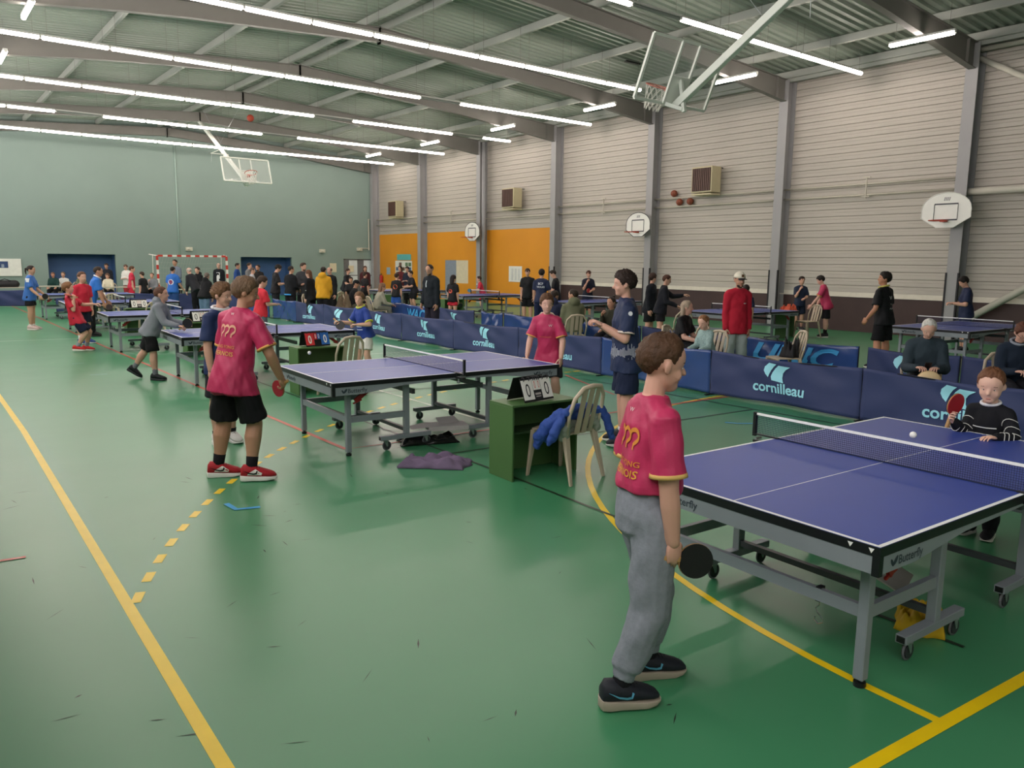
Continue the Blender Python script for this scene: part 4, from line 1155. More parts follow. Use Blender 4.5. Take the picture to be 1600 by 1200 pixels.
def hair_mesh(mb, T, hh, style, fine, seed):
    """T(x,y,z) maps head units to local space"""
    base = style.split('_')[0]
    P = {'short': (38, -2, -58, 0.10, 0.045), 'crop': (46, 2, -54, 0.04, 0.015), 'recede': (64, 4, -50, 0.03, 0.012), 'mop': (24, -18, -70, 0.18, 0.06), 'curly': (24, -14, -56, 0.24, 0.14),
         'long': (44, -25, -50, 0.10, 0.025), 'pony': (48, -4, -50, 0.05, 0.012), 'bun': (48, -4, -50, 0.05, 0.012), 'bald': (80, 4, -22, 0.015, 0.008), 'swept': (38, -2, -54, 0.10, 0.035)}[base]
    fr, sd, bk, vol, nz = P
    nu, nv = (56, 34) if fine else (26, 16)
    vv = []
    for j in range(nv + 1):
        el = -76 + 166 * j / nv
        for i in range(nu):
            az = 360 * i / nu - 180              # 0 = front
            aa = abs(az)
            thr = float(np.interp(aa, (0, 32, 58, 72, 80, 88, 104, 120, 150, 180), (fr, fr, (fr + sd) * 0.5, sd - 6, sd - 16, sd, sd - 2, (sd + bk) * 0.62, bk, bk)))
            if base == 'bald':
                thr = -45; m = ss(-52, -40, el) * (1 - ss(18, 30, el)) * ss(60, 80, aa)
            else:
                thr += 5 * fbm(az * 0.06, 2.0, 0, seed)
                m = ss(thr - 4, thr + 5, el)
            d = V((sin(rad(az)) * cos(rad(el)), cos(rad(az)) * cos(rad(el)), sin(rad(el))))
            w = 1.0 - 0.35 * ss(0, 60, -el)
            top = 0.6 + 0.6 * ss(10, 70, el)
            r = 0.90 + m * (0.118 + vol * top * (0.25 + 0.75 * ss(thr, thr + 38, el)))
            f = 14 if base == 'curly' else 7
            r += m * nz * 1.3 * (fbm(d.x * f, d.y * f, d.z * f * 0.6, seed) + 0.5 * fbm(d.x * f * 2.4, d.y * f * 2.4, d.z * f, seed + 3))
            if base in ('mop', 'swept', 'short') and fine:
                r += m * 0.020 * (sin(az * 0.5 + 10 * fbm(d.x * 2.5, d.y * 2.5, d.z * 2.5, seed)) + 0.6 * sin(az * 1.3 + el * 0.3 + 14 * fbm(d.x * 4, d.y * 4, d.z * 4, seed + 1)))
            if base == 'swept' and aa < 60: r += 0.10 * m * ss(20, 45, el) * (1 - ss(60, 85, el))
            q = V((d.x * 0.352 * r, -0.02 + d.y * 0.452 * r, 0.62 + d.z * 0.388 * r))
            vv.append(T(q))
    ff = [(j * nu + i, j * nu + (i + 1) % nu, (j + 1) * nu + (i + 1) % nu, (j + 1) * nu + i) for j in range(nv) for i in range(nu)]
    mb.add(vv, ff)
    if base == 'long':
        rings = []
        for j in range(7):
            f = j / 6
            ring = []
            for k in range(16):
                a = 2 * pi * k / 16
                w = 0.36 + 0.10 * sin(pi * f * 0.8); dp = 0.20 + 0.05 * f
                q = V((w * cos(a) * (1 - 0.25 * f), -0.26 - 0.02 * f + dp * sin(a) * (1 - 0.3 * f) + 0.02 * sin(6 * a + seed), 0.72 - 1.05 * f))
                ring.append(T(q))
            rings.append(ring)
        loft_rings(mb, rings)
    if base == 'pony':
        mb.capsule([T(V((0, -0.42, 0.72))), T(V((0.04, -0.58, 0.60))), T(V((0.06, -0.58, 0.30))), T(V((0.05, -0.52, 0.0)))], [0.07 * hh, 0.10 * hh, 0.09 * hh, 0.04 * hh], 10)
    if base == 'bun':
        mb.ell(T(V((0, -0.30, 1.0))), (0.15 * hh, 0.15 * hh, 0.14 * hh))

SKIN = '#c79a83'
_sk = {}
def skin_mat(c):
    return mat('skin_' + c, c, 0.5, var=0.04, vscale=9, spec=0.35, bump=0.05, bscale=120)
def cloth_mat(c, rough=0.8, var=0.07):
    return mat('cloth_%s_%.2f_%.2f' % (c, rough, var), c, rough, var=var, vscale=7, bump=0.22, bscale=45, spec=0.25)
eyew = mat('eye_white', '#d9d5cc', 0.3, var=0.0); eyed = mat('eye_dark', '#2a2019', 0.25, var=0.0)

SHOE_ST = ((-0.30, 0.06, 0.18), (-0.28, 0.14, 0.36), (-0.21, 0.18, 0.46), (-0.08, 0.19, 0.45), (0.06, 0.195, 0.44), (0.22, 0.205, 0.37), (0.42, 0.21, 0.29), (0.56, 0.195, 0.235), (0.66, 0.145, 0.18), (0.71, 0.05, 0.12))
def foot_mesh(B, right):
    """upper and sole of one shoe, toe +y, ankle over origin, sole at z=0"""
    L = 0.165 * B; up = MB(); rings = []
    for y, hw, h in SHOE_ST:
        ring = []
        for k in range(14):
            a = 2 * pi * k / 14
            sx = 0.02 if right else -0.02
            ring.append(V(((hw * cos(a) - sx * (y > 0.3)) * L, y * L, (0.09 + (h - 0.07) * 0.5 * (1 + sin(a))) * L)))
        rings.append(ring)
    loft_rings(up, rings)
    so = MB(); out = []
    for y, hw in ((-0.315, 0.06), (-0.29, 0.14), (-0.18, 0.18), (0.05, 0.175), (0.25, 0.20), (0.45, 0.215), (0.6, 0.19), (0.70, 0.12), (0.735, 0.04)):
        out.append((y, hw))
    ol = [(hw * L, y * L) for y, hw in out] + [(-hw * L, y * L) for y, hw in reversed(out)]
    so.prism(ol, 0.0, 0.135 * L)
    so.v = [(x, y, z * (1.25 - 0.55 * (y / L + 0.3)) if z > 0 else z + max(0, y / L - 0.5) * 0.25 * L) for x, y, z in so.v]
    return up, so

def S(a, r, u, d=0.0):
    """vector given as (viewer's right, up, away) for a person with heading a"""
    return (r * cos(rad(a)) - d * sin(rad(a)), r * sin(rad(a)) + d * cos(rad(a)), u)

def person(label, loc, a, H, top, bottom, hair, pose=None, skin='#c79a83', shoe='#2b2b30', sole='#d8d6d0', sock=None, hh=None, build=1.0, group=None, prints=(), paddle=None, z0=0.0, cuff=None, glasses=False, cap=None, beard=None, collar=None, swoosh=None, hood=None, vox=None, stripes=None, lace='#1d1d20', panel=None):
    pose = pose or {}
    D = math.hypot(loc[0], loc[1])
    fine = D < 11
    if vox is None:
        vox = 0.0065 if D < 4 else 0.0085 if D < 9.5 else 0.012 if D < 15 else 0.018 if D < 24 else 0.025
    hh = hh or (0.136 * H if H > 1.6 else 0.150 * H if H > 1.33 else 0.175 * H)
    B = (H - hh) / 0.856
    bw = build
    root = thing('person', label, 'person', (loc[0], loc[1], z0), heading(a), group)
    g = pose.get
    # legs
    lR = g('legR', ((0.04, 0.0, -1), (0.0, -0.02, -1))); lL = g('legL', ((-0.04, 0.0, -1), (0.0, -0.02, -1)))
    TH, SHN, AN = 0.245 * B, 0.235 * B, 0.04 * B
    dirs = {}
    drop = []
    for k, l in (('R', lR), ('L', lL)):
        t_, s_ = V(l[0]).normalized(), V(l[1]).normalized(); dirs[k] = (t_, s_)
        drop.append(-(t_.z * TH + s_.z * SHN) + AN)
    hipz = g('hipz', max(drop))
    O = V((g('px', 0.0), g('py', 0.0), hipz))
    lean, side, twist = g('lean', 3), g('side', 0), g('twist', 0)
    Rt = RZ(twist) @ RY(side) @ RX(-lean)
    Rp = RZ(twist * 0.3) @ RY(side * 0.3) @ RX(-lean * 0.35)
    U = Rt @ V((0, 0, 1)); Rr = Rt @ V((1, 0, 0)); Fw = Rt @ V((0, 1, 0))
    J = {}
    for k, sx in (('R', 1), ('L', -1)):
        hip = O + Rp @ V((sx * 0.050 * B, 0, 0)); kn = hip + dirs[k][0] * TH; an = kn + dirs[k][1] * SHN
        sh = O + U * 0.266 * B + Rr * (sx * 0.093 * B * bw ** 0.5)
        arm = g('arm' + k, ((sx * 0.11, -0.02, -1), (sx * 0.03, 0.16, -1)))
        u_, f_ = V(arm[0]).normalized(), V(arm[1]).normalized()
        el = sh + u_ * 0.168 * B; wr = el + f_ * 0.142 * B
        J[k] = dict(hip=hip, kn=kn, an=an, sh=sh, el=el, wr=wr, u=u_, f=f_)
    # body
    sm = skin_mat(skin); mb = MB()
    torso(mb, O, Rt, B, [(-0.03, 0.070 * bw, 0.056, 0), (0.04, 0.074 * bw, 0.056 * bw, 0), (0.10, 0.064 * bw, 0.050 * bw, 0.003), (0.19, 0.070 * bw, 0.054 * bw, 0.004), (0.25, 0.074 * bw, 0.046, 0), (0.280, 0.056, 0.038, -0.004), (0.305, 0.042, 0.034, -0.003), (0.322, 0.032, 0.031, -0.002)])
    hy, hp = g('head', (0, -4)); hr = g('headroll', 0)
    Rh = RZ(-hy) @ RX(hp) @ RY(hr)
    N = O + U * 0.305 * B
    C0 = N + (U * 0.5 + V((0, 0, 0.5))).normalized() * 0.030 * B + Fw * 0.012 * B
    T = lambda q: C0 + Rh @ (q * hh)
    mb.capsule([N - U * 0.03 * B, N + U * 0.02 * B, T(V((0, -0.06, 0.30)))], [0.034 * B, 0.20 * hh, 0.185 * hh], 12)
    RhM = Rh
    mb.ell(T(V((0, -0.02, 0.62))), (0.345 * hh, 0.44 * hh, 0.38 * hh), RhM, 18, 12)
    mb.ell(T(V((0, 0.08, 0.37))), ((0.275 if H > 1.33 else 0.295) * hh, 0.31 * hh, 0.35 * hh), RhM, 16, 11)
    mb.ell(T(V((0, 0.20, 0.13))), (0.16 * hh, 0.165 * hh, 0.13 * hh), RhM, 14, 9)
    mb.capsule([T(V((0, 0.37, 0.52))), T(V((0, 0.455, 0.37)))], [0.035 * hh, 0.058 * hh], 8)
    for s in (-1, 1):
        mb.ell(T(V((s * 0.352, -0.055, 0.44))), (0.032 * hh, 0.085 * hh, 0.115 * hh), RhM @ RZ(s * 14) @ RY(s * 6), 10, 8)
        mb.ell(T(V((s * 0.17, 0.22, 0.33))), (0.10 * hh, 0.11 * hh, 0.12 * hh), RhM, 10, 8)
    for k in 'RL':
        j = J[k]
        mb.capsule([j['hip'].lerp(j['kn'], 0.08), j['hip'].lerp(j['kn'], 0.5), j['kn']], [0.052 * B * bw, 0.050 * B * bw, 0.037 * B], 12)
        mb.capsule([j['kn'], j['kn'].lerp(j['an'], 0.28) - V((0, 0.006 * B, 0)), j['kn'].lerp(j['an'], 0.6), j['an']], [0.038 * B, 0.041 * B * bw ** 0.5, 0.030 * B, 0.021 * B], 12)
        mb.capsule([j['sh'], j['sh'].lerp(j['el'], 0.4), j['el']], [0.032 * B, 0.032 * B * bw, 0.026 * B], 10)
        mb.capsule([N - U * 0.012 * B, j['sh']], [0.028 * B, 0.028 * B], 10)
        mb.capsule([j['el'], j['el'].lerp(j['wr'], 0.3), j['wr']], [0.026 * B, 0.027 * B, 0.0185 * B], 10)
    body = mb.build('body', sm, root)
    hands = MB()
    s_h = B / 1.62
    for k in 'RL':
        j = J[k]
        pn = g('palm' + k); pn = V(pn) if pn else V((-0.8 if k == 'R' else 0.8, -0.1, 0)) if abs(j['f'].z) > 0.6 else V((0, 0, -1))
        hd = g('hand' + k); hd = V(hd).normalized() if hd else j['f']
        hand_mesh(hands, j['wr'], hd, pn, k == 'R', s_h, g('curl' + k, 0.45), 6 if D > 8 else 8)
        j['hc'] = j['wr'] + hd * 0.075 * s_h
    PEND.append(('body', body, vox, hands, None))
    # hair
    st, hcol = hair
    if st != 'none':
        hm = mat('hair_' + hcol, hcol, 0.62, var=0.34, vscale=30, bump=1.0, bscale=90, spec=0.3, stretch=(1, 0.45, 0.45))
        hb = MB(); hair_mesh(hb, T, hh, st, D < 16, (loc[0] * 3.1 + loc[1]) % 11)
        ho = hb.build('hair', hm, root, True)
    else:
        hm = mat('hair_grey', '#8d8a86', 0.6)
    # face
    if D < 26:
        for s in (-1, 1):
            eo = MB().ell(T(V((s * 0.135, 0.318, 0.47))), (0.044 * hh, 0.036 * hh, 0.021 * hh), RhM, 10, 7).build('eye', eyew, root, True)
            if D < 14: MB().ell(T(V((s * 0.135, 0.343, 0.472))), (0.022 * hh, 0.014 * hh, 0.020 * hh), RhM, 8, 6).build('iris', eyed, eo, True)
            MB().tube([T(V((s * 0.07, 0.378, 0.572))), T(V((s * 0.14, 0.364, 0.585))), T(V((s * 0.21, 0.305, 0.562)))], 0.012 * hh, 5).build('eyebrow', hm, root, True)
        MB().ell(T(V((0, 0.335, 0.185))), (0.075 * hh, 0.035 * hh, 0.020 * hh), RhM, 10, 6).build('mouth', mat('lips', '#a8655c', 0.45), root, True)
    if beard:
        MB().ell(T(V((0, 0.14, 0.14))), (0.22 * hh, 0.20 * hh, 0.17 * hh), RhM, 14, 9).build('beard', mat('hair_' + beard, beard, 0.7, var=0.2, vscale=14, bump=0.6, bscale=70), root, True)
    if glasses:
        gl = MB()
        for s in (-1, 1):
            gl.tube([T(V((s * 0.14 + 0.09 * cos(q), 0.40, 0.46 + 0.065 * sin(q)))) for q in np.linspace(0, 2 * pi, 13)], 0.010 * hh, 5, cap=False)
            gl.tube([T(V((s * 0.23, 0.40, 0.48))), T(V((s * 0.34, 0.05, 0.50)))], 0.008 * hh, 5)
        gl.build('glasses', mat('glasses_frame', '#3a3030', 0.4), root)
    if cap:
        cb = MB(); rings = []
        for j in range(7):
            f = j / 6 * 82
            rings.append([T(V((sin(rad(i * 20)) * 0.385 * cos(rad(f)), -0.02 + cos(rad(i * 20)) * 0.47 * cos(rad(f)), 0.66 + 0.42 * sin(rad(f))))) for i in range(18)])
        loft_rings(cb, rings); co = cb.build('cap', cloth_mat(cap[0], 0.8), root, True)
        pk = MB().sheet(lambda u, v: T(V(((u - 0.5) * 0.62, 0.36 + v * 0.30 * (1 - (2 * u - 1) ** 2 * 0.5), 0.66 - 0.06 * v - 0.05 * (2 * u - 1) ** 2))), 8, 4).build('cap_peak', cloth_mat(cap[1], 0.7), co, True)
        md = pk.modifiers.new('t', 'SOLIDIFY'); md.thickness = 0.02 * hh
        MB().add([T(V((x, 0.46 - 0.03 * (z > 0.8), z))) for x, z in ((-0.09, 0.74), (0.09, 0.74), (0.08, 0.90), (-0.08, 0.90))], [(0, 1, 2, 3)]).build('cap_badge', cloth_mat('#6b4a30', 0.7), co)
    # top garment
    typ, tcol = top[0], top[1]
    tm = top[2] if len(top) > 2 and not isinstance(top[2], str) else cloth_mat(tcol, 0.62 if typ in ('tee', 'polo') else 0.82)
    k_ = {'tee': 1.0, 'polo': 1.0, 'long': 1.04, 'hoodie': 1.08, 'jacket': 1.07, 'vest': 1.06, 'sweater': 1.04}[typ]
    hem = g('hem', -0.07 if typ != 'jacket' else -0.09)
    tb = MB(); w = bw * k_
    torso(tb, O, Rt, B, [(hem, 0.107 * w, 0.092 * w, -0.004), (hem * 0.4, 0.104 * w, 0.091 * w, -0.004), (0.03, 0.099 * w, 0.085 * w, -0.001), (0.09, 0.091 * w, 0.076 * w, 0.003), (0.14, 0.088 * w, 0.072 * w, 0.004), (0.20, 0.090 * w, 0.073 * w, 0.005), (0.25, 0.090 * w, 0.065 * w, 0), (0.282, 0.074 * w, 0.053 * w, -0.003), (0.306, 0.056 * k_, 0.048 * k_, -0.003), (0.326, 0.043 * k_, 0.041 * k_, -0.002)] if hem < 0.03 else
          [(hem, 0.098 * w, 0.082 * w, 0), (hem + 0.02, 0.098 * w, 0.082 * w, 0), (0.14, 0.092 * w, 0.076 * w, 0.004), (0.20, 0.092 * w, 0.074 * w, 0.005), (0.25, 0.090 * w, 0.065 * w, 0), (0.282, 0.074 * w, 0.053 * w, -0.003), (0.306, 0.056 * k_, 0.048 * k_, -0.003), (0.326, 0.043 * k_, 0.041 * k_, -0.002)], 18)
    Nk = O + U * 0.290 * B
    for k in 'RL':
        j = J[k]
        tb.capsule([Nk + Rr * ((0.02 if k == 'R' else -0.02) * B), j['sh'] - Rr * (0.004 * B if k == 'R' else -0.004 * B)], [0.042 * B * k_, 0.0425 * B * k_], 12)
        if typ in ('tee', 'polo', 'vest'):
            e = j['sh'].lerp(j['el'], 0.80)
            tb.tube([j['sh'] - j['u'] * 0.02 * B, j['sh'].lerp(j['el'], 0.35), e], [0.038 * B * k_, 0.043 * B * bw, 0.048 * B * bw], 14)
        else:
            tb.capsule([j['sh'], j['sh'].lerp(j['el'], 0.5), j['el']], [0.041 * B * k_, 0.039 * B * k_, 0.035 * B * k_], 12)
            tb.capsule([j['el'], j['el'].lerp(j['wr'], 0.5), j['el'].lerp(j['wr'], 0.95)], [0.035 * B * k_, 0.032 * B * k_, 0.027 * B * k_], 12)
    if hem < -0.03 and 'hipz' not in pose:
        q0 = [J[k]['hip'] + dirs[k][0] * (-hem * 1.05 * B) for k in 'RL']
        c1 = (q0[0] + q0[1]) / 2; hw1 = max(abs(q.x - c1.x) for q in q0) + 0.068 * B * bw; hd1 = max(abs(q.y - c1.y) for q in q0) + 0.071 * B * bw
        c0_ = O + Rp @ V((0, 0, 0.06 * B)); rings_ = []
        for f_ in (0.0, 0.35, 0.7, 1.0):
            c_ = c0_.lerp(c1, f_); a_ = 0.086 * B * w + (hw1 - 0.086 * B * w) * f_ ** 0.7; b_ = 0.072 * B * w + (hd1 - 0.072 * B * w) * f_ ** 0.7
            rings_.append([c_ + V((a_ * math.copysign(abs(cos(t_)) ** 0.8, cos(t_)), b_ * math.copysign(abs(sin(t_)) ** 0.8, sin(t_)), 0)) for t_ in np.linspace(0, 2 * pi, 19)[:-1]])
        loft_rings(tb, rings_)
    if typ in ('hoodie',):
        tb.ell(O + U * 0.325 * B - Fw * 0.045 * B, (0.075 * B, 0.05 * B, 0.055 * B), Rt)
    nm = {'tee': 'shirt', 'polo': 'polo_shirt', 'long': 'long_sleeve_top', 'hoodie': 'hoodie', 'jacket': 'jacket', 'vest': 'vest', 'sweater': 'sweater'}[typ]
    to = tb.build(nm, tm, root)
    frame = (O, U, Rr, Fw, B)
    PEND.append(('cloth', to, vox, None, [(p, frame, to) for p in prints]))
    if cuff:
        for k in 'RL':
            j = J[k]; e = j['sh'].lerp(j['el'], 0.805); e2 = j['sh'].lerp(j['el'], 0.74)
            MB().tube([e2, e], [0.0475 * B * bw, 0.0495 * B * bw], 18).build('sleeve_trim', cloth_mat(cuff, 0.7), to, True)
    if stripes:
        for k in 'RL':
            j = J[k]
            for f_, (p0, p1), r0 in ((0.35, ('sh', 'el'), 0.0405), (0.65, ('sh', 'el'), 0.0395), (0.92, ('sh', 'el'), 0.038), (0.25, ('el', 'wr'), 0.0355), (0.5, ('el', 'wr'), 0.034), (0.72, ('el', 'wr'), 0.032)):
                c = j[p0].lerp(j[p1], f_); d_ = (j[p1] - j[p0]).normalized(); o_ = d_.orthogonal().normalized(); q_ = d_.cross(o_)
                MB().tube([c + (o_ * cos(t_) + q_ * sin(t_)) * r0 * B * k_ + d_ * 0.012 * sin(t_ * 2) for t_ in np.linspace(0, 2 * pi, 17)], 0.0028, 5, cap=False).build('stripe', cloth_mat(stripes, 0.8), to, True)
    if collar:
        MB().tube([O + U * 0.325 * B + Rr * (0.050 * B * cos(q)) + Fw * (0.046 * B * sin(q)) - U * 0.008 * B * sin(q) for q in np.linspace(0, 2 * pi, 19)], 0.010 * B, 6, cap=False).build('collar', cloth_mat(collar, 0.7), to, True)
    # bottoms
    btyp, bcol = bottom[0], bottom[1]
    bm = bottom[2] if len(bottom) > 2 else cloth_mat(bcol, 0.85)
    bb = MB()
    torso(bb, O, Rp, B, [(-0.06, 0.060 * bw, 0.055, 0), (-0.035, 0.088 * bw, 0.074 * bw, 0), (0.01, 0.088 * bw, 0.072 * bw, 0), (0.055, 0.077 * bw, 0.060 * bw, 0.0), (0.075, 0.06 * bw, 0.05, 0)] if hem < 0.03 else [(-0.06, 0.060 * bw, 0.055, 0), (-0.035, 0.088 * bw, 0.076 * bw, -0.002), (0.01, 0.090 * bw, 0.078 * bw, -0.004), (0.07, 0.084 * bw, 0.071 * bw, 0.0), (hem + 0.03, 0.080 * bw, 0.064, 0)], 16)
    for k in 'RL':
        j = J[k]
        if btyp == 'shorts':
            e = j['hip'].lerp(j['kn'], g('short', 0.88))
            bb.tube([j['hip'] - dirs[k][0] * 0.01 * B, j['hip'].lerp(j['kn'], 0.4), e], [0.054 * B * bw, 0.062 * B * bw, 0.067 * B * bw], 14)
            bb.ell(j['hip'] + V((0, 0, -0.015 * B)), (0.054 * B * bw, 0.056 * B * bw, 0.055 * B * bw))
        else:
            bb.capsule([j['hip'], j['hip'].lerp(j['kn'], 0.5), j['kn']], [0.060 * B * bw, 0.060 * B * bw, 0.053 * B], 12)
            if btyp == 'joggers':
                bb.capsule([j['kn'], j['kn'].lerp(j['an'], 0.35), j['kn'].lerp(j['an'], 0.62)], [0.053 * B, 0.050 * B, 0.042 * B], 12)
                bb.tube([j['kn'].lerp(j['an'], 0.6), j['kn'].lerp(j['an'], 0.70), j['kn'].lerp(j['an'], 0.75), j['kn'].lerp(j['an'], 0.84)], [0.042 * B, 0.040 * B, 0.032 * B, 0.031 * B], 14)
            else:
                bb.capsule([j['kn'], j['kn'].lerp(j['an'], 0.35), j['kn'].lerp(j['an'], 0.8), j['kn'].lerp(j['an'], 0.93)], [0.053 * B, 0.052 * B, 0.044 * B, 0.043 * B], 12)
    bo = bb.build({'shorts': 'shorts', 'joggers': 'joggers', 'trousers': 'trousers'}[btyp], bm, root)
    PEND.append(('cloth', bo, vox, None, None))
    # feet
    for k in 'RL':
        j = J[k]
        fy, fp = g('foot' + k, ((-10 if k == 'R' else 10), 0))
        up, so = foot_mesh(B, k == 'R')
        Rf = RZ(fy) @ RX(fp)
        base = j['an'] - Rf @ V((0, 0, AN))
        if base.z < 0: base.z = 0.0
        fx = lambda v: base + Rf @ V(v)
        up.v = [tuple(fx(v)) for v in up.v]; so.v = [tuple(fx(v)) for v in so.v]
        sh = up.build('shoe', cloth_mat(shoe, 0.6), root, True)
        bevel(so.build('sole', mat('sole_' + sole, sole, 0.6), sh, True), 0.006 * B, 2)
        if sock:
            MB().tube([j['an'] - dirs[k][1] * -0.005 * B, j['an'] - dirs[k][1] * 0.03 * B, j['an'] - dirs[k][1] * g('sockh', 0.055) * B], [0.027 * B, 0.0265 * B, 0.029 * B], 12).build('sock', cloth_mat(sock, 0.9), root, True)
        if D < 9:
            L = 0.165 * B
            for q_, (y_, z_) in enumerate(((0.10, 0.455), (0.17, 0.42), (0.24, 0.385), (0.31, 0.35))):
                MB().tube([fx(V((s_ * 0.11 * L, y_ * L, (z_ - 0.035 * abs(s_)) * L))) for s_ in (-1, -0.5, 0, 0.5, 1)], 0.0028, 5).build('lace', cloth_mat(lace, 0.8), sh)
        if swoosh:
            L = 0.165 * B
            def side_pt(sx, y, z, off):
                hw = float(np.interp(y, [q[0] for q in SHOE_ST], [q[1] for q in SHOE_ST])); h_ = float(np.interp(y, [q[0] for q in SHOE_ST], [q[2] for q in SHOE_ST]))
                hf = (h_ - 0.07) / 2; c_ = 0.09 + hf
                w_ = hw * math.sqrt(max(0.05, 1 - ((z - c_) / hf) ** 2))
                xs_ = (0.02 if k == 'R' else -0.02) * (y > 0.3)
                return fx(V(((sx * (w_ + off) - xs_) * L, y * L, z * L)))
            for sx in (-1, 1):
                if panel:
                    pg = [(-0.10, 0.19), (0.30, 0.17), (0.32, 0.24), (0.24, 0.29), (0.14, 0.36), (0.04, 0.31), (-0.05, 0.26)]
                    MB().add([side_pt(sx, y, z, 0.012) for y, z in pg], [tuple(range(7)) if sx > 0 else tuple(range(6, -1, -1))]).build('side_panel', cloth_mat(panel, 0.6), sh)
                up_ = [(-0.22, 0.34), (-0.05, 0.27), (0.08, 0.245), (0.15, 0.26), (0.17, 0.32)]
                lo_ = [(-0.22, 0.335), (-0.05, 0.235), (0.08, 0.20), (0.17, 0.215), (0.205, 0.30)]
                mb_ = MB(); mb_.sheet(lambda u, v: side_pt(sx, *[(lo_, up_)[0][round(u * 4)][c_] * (1 - v) + up_[round(u * 4)][c_] * v for c_ in (0, 1)], 0.022), 4, 1)
                mb_.build('swoosh', cloth_mat(swoosh, 0.5), sh)
    # paddle in the hand (a thing of its own)
    if paddle:
        hand, ax, nrm, c1, c2, plabel = paddle
        j = J[hand]
        ax = V(ax).normalized(); nrm = V(nrm); nrm = (nrm - ax * nrm.dot(ax)).normalized(); sd = ax.cross(nrm)
        Mw = Matrix.Translation((loc[0], loc[1], z0)) @ Matrix.Rotation(heading(a), 4, 'Z')
        Ml = Matrix.Translation(j['hc'] - ax * 0.028) @ Matrix((sd, ax, nrm)).transposed().to_4x4()
        make_paddle(plabel, Mw @ Ml, c1, c2)
    root['_J'] = 0; del root['_J']
    return root, J

def make_paddle(label, M, c1, c2):
    t = thing('table_tennis_paddle', label, 'paddle', group='table tennis paddles')
    t.matrix_world = M
    wood = mat('paddle_wood', '#b08a58', 0.5)
    el = [(0.075 * cos(2 * pi * k / 28), 0.125 + 0.079 * sin(2 * pi * k / 28)) for k in range(28)]
    MB().prism(el, -0.003, 0.003).build('blade', wood, t)
    el2 = [(x * 0.985, 0.125 + (y - 0.125) * 0.985) for x, y in el if y > 0.052]
    MB().prism(el2, 0.003, 0.008).build('rubber', mat('rubber_' + c1, c1, 0.5), t)
    MB().prism(el2, -0.008, -0.003).build('rubber', mat('rubber_' + c2, c2, 0.5), t)
    bevel(MB().box((-0.014, -0.05, -0.011), (0.014, 0.055, 0.011)).build('handle', wood, t), 0.006, 2)
    return t

def qmark(fn, cx, w):
    """one loop of the three-loop emblem as a flat strip"""
    mb = MB(); path = []
    for k in range(13):
        a = rad(170 - 235 * k / 12)
        path.append((cx + 0.5 * w * cos(a), 0.68 * 1.0 + 0.30 * sin(a)))
    path += [(cx - 0.02 * w, 0.30), (cx - 0.03 * w, 0.05)]
    th = 0.10 * w
    vv = []; ff = []
    for i, p in enumerate(path):
        d = V((path[min(i + 1, len(path) - 1)][0] - path[max(i - 1, 0)][0], path[min(i + 1, len(path) - 1)][1] - path[max(i - 1, 0)][1])).normalized()
        s = V((-d.y, d.x)) * th
        vv += [fn(p[0] + s.x, p[1] + s.y), fn(p[0] - s.x, p[1] - s.y)]
        if i: ff.append((2 * i - 2, 2 * i - 1, 2 * i + 1, 2 * i))
    return mb.add(vv, ff)

def do_print(p, frame, ob):
    """project flat marks onto the garment: p = (kind, text, side, s, x, width, colour)"""
    kind, txt, sd, s, x0, w, col = p
    O, U, Rr, Fw, B = frame
    me = ob.data
    bv = BVHTree.FromPolygons([v.co[:] for v in me.vertices], [tuple(q.vertices) for q in me.polygons])
    if sd == 'back': ori, dr, rx = -Fw, Fw, Rr
    elif sd == 'front': ori, dr, rx = Fw, -Fw, -Rr
    elif sd == 'right': ori, dr, rx = Rr, -Rr, Fw
    else: ori, dr, rx = -Rr, Rr, -Fw
    def fn(x, y):
        st = O + U * (s * B + y) + rx * (x0 * B + x) + ori * 0.6 * B
        hit, nrm, _, _ = bv.ray_cast(st, dr)
        if hit is None:
            return O + U * (s * B + y) + rx * (x0 * B + x) + ori * 0.08 * B
        return hit - dr * 0.003 + nrm * 0.002
    m = mat('print_' + col, col, 0.6, var=0.02)
    if kind == 'text':
        mb = text_on(txt, lambda x, y: fn(x - w / 2, y), w, None, 0.01)
        mb.build('lettering', m, ob)
    elif kind == 'loops':
        h = w * 0.62
        for k in range(3):
            qmark(lambda x, y: fn(x * w / 3 - w / 2, y * h), k + 0.5, 1.0).build('emblem', m, ob)
    elif kind == 'disc':
        MB().add([fn(w / 2 * cos(2 * pi * k / 16), w / 2 * sin(2 * pi * k / 16)) for k in range(16)], [tuple(range(16))]).build('emblem', m, ob)
    elif kind == 'bar':
        MB().sheet(lambda u, v: fn((u - 0.5) * w, (v - 0.5) * float(txt)), 8, 2).build('stripe', m, ob)
    elif kind == 'skyline':
        r = random.Random(3)
        for k in range(16):
            xx = (k / 16 - 0.5) * w; hgt = 0.03 + 0.09 * r.random() * (1 - abs(k - 8) / 10)
            MB().sheet(lambda u, v: fn(xx + (u - 0.5) * w / 42, (v - 0.4) * hgt * 1.6), 1, 4).build('emblem', m, ob)

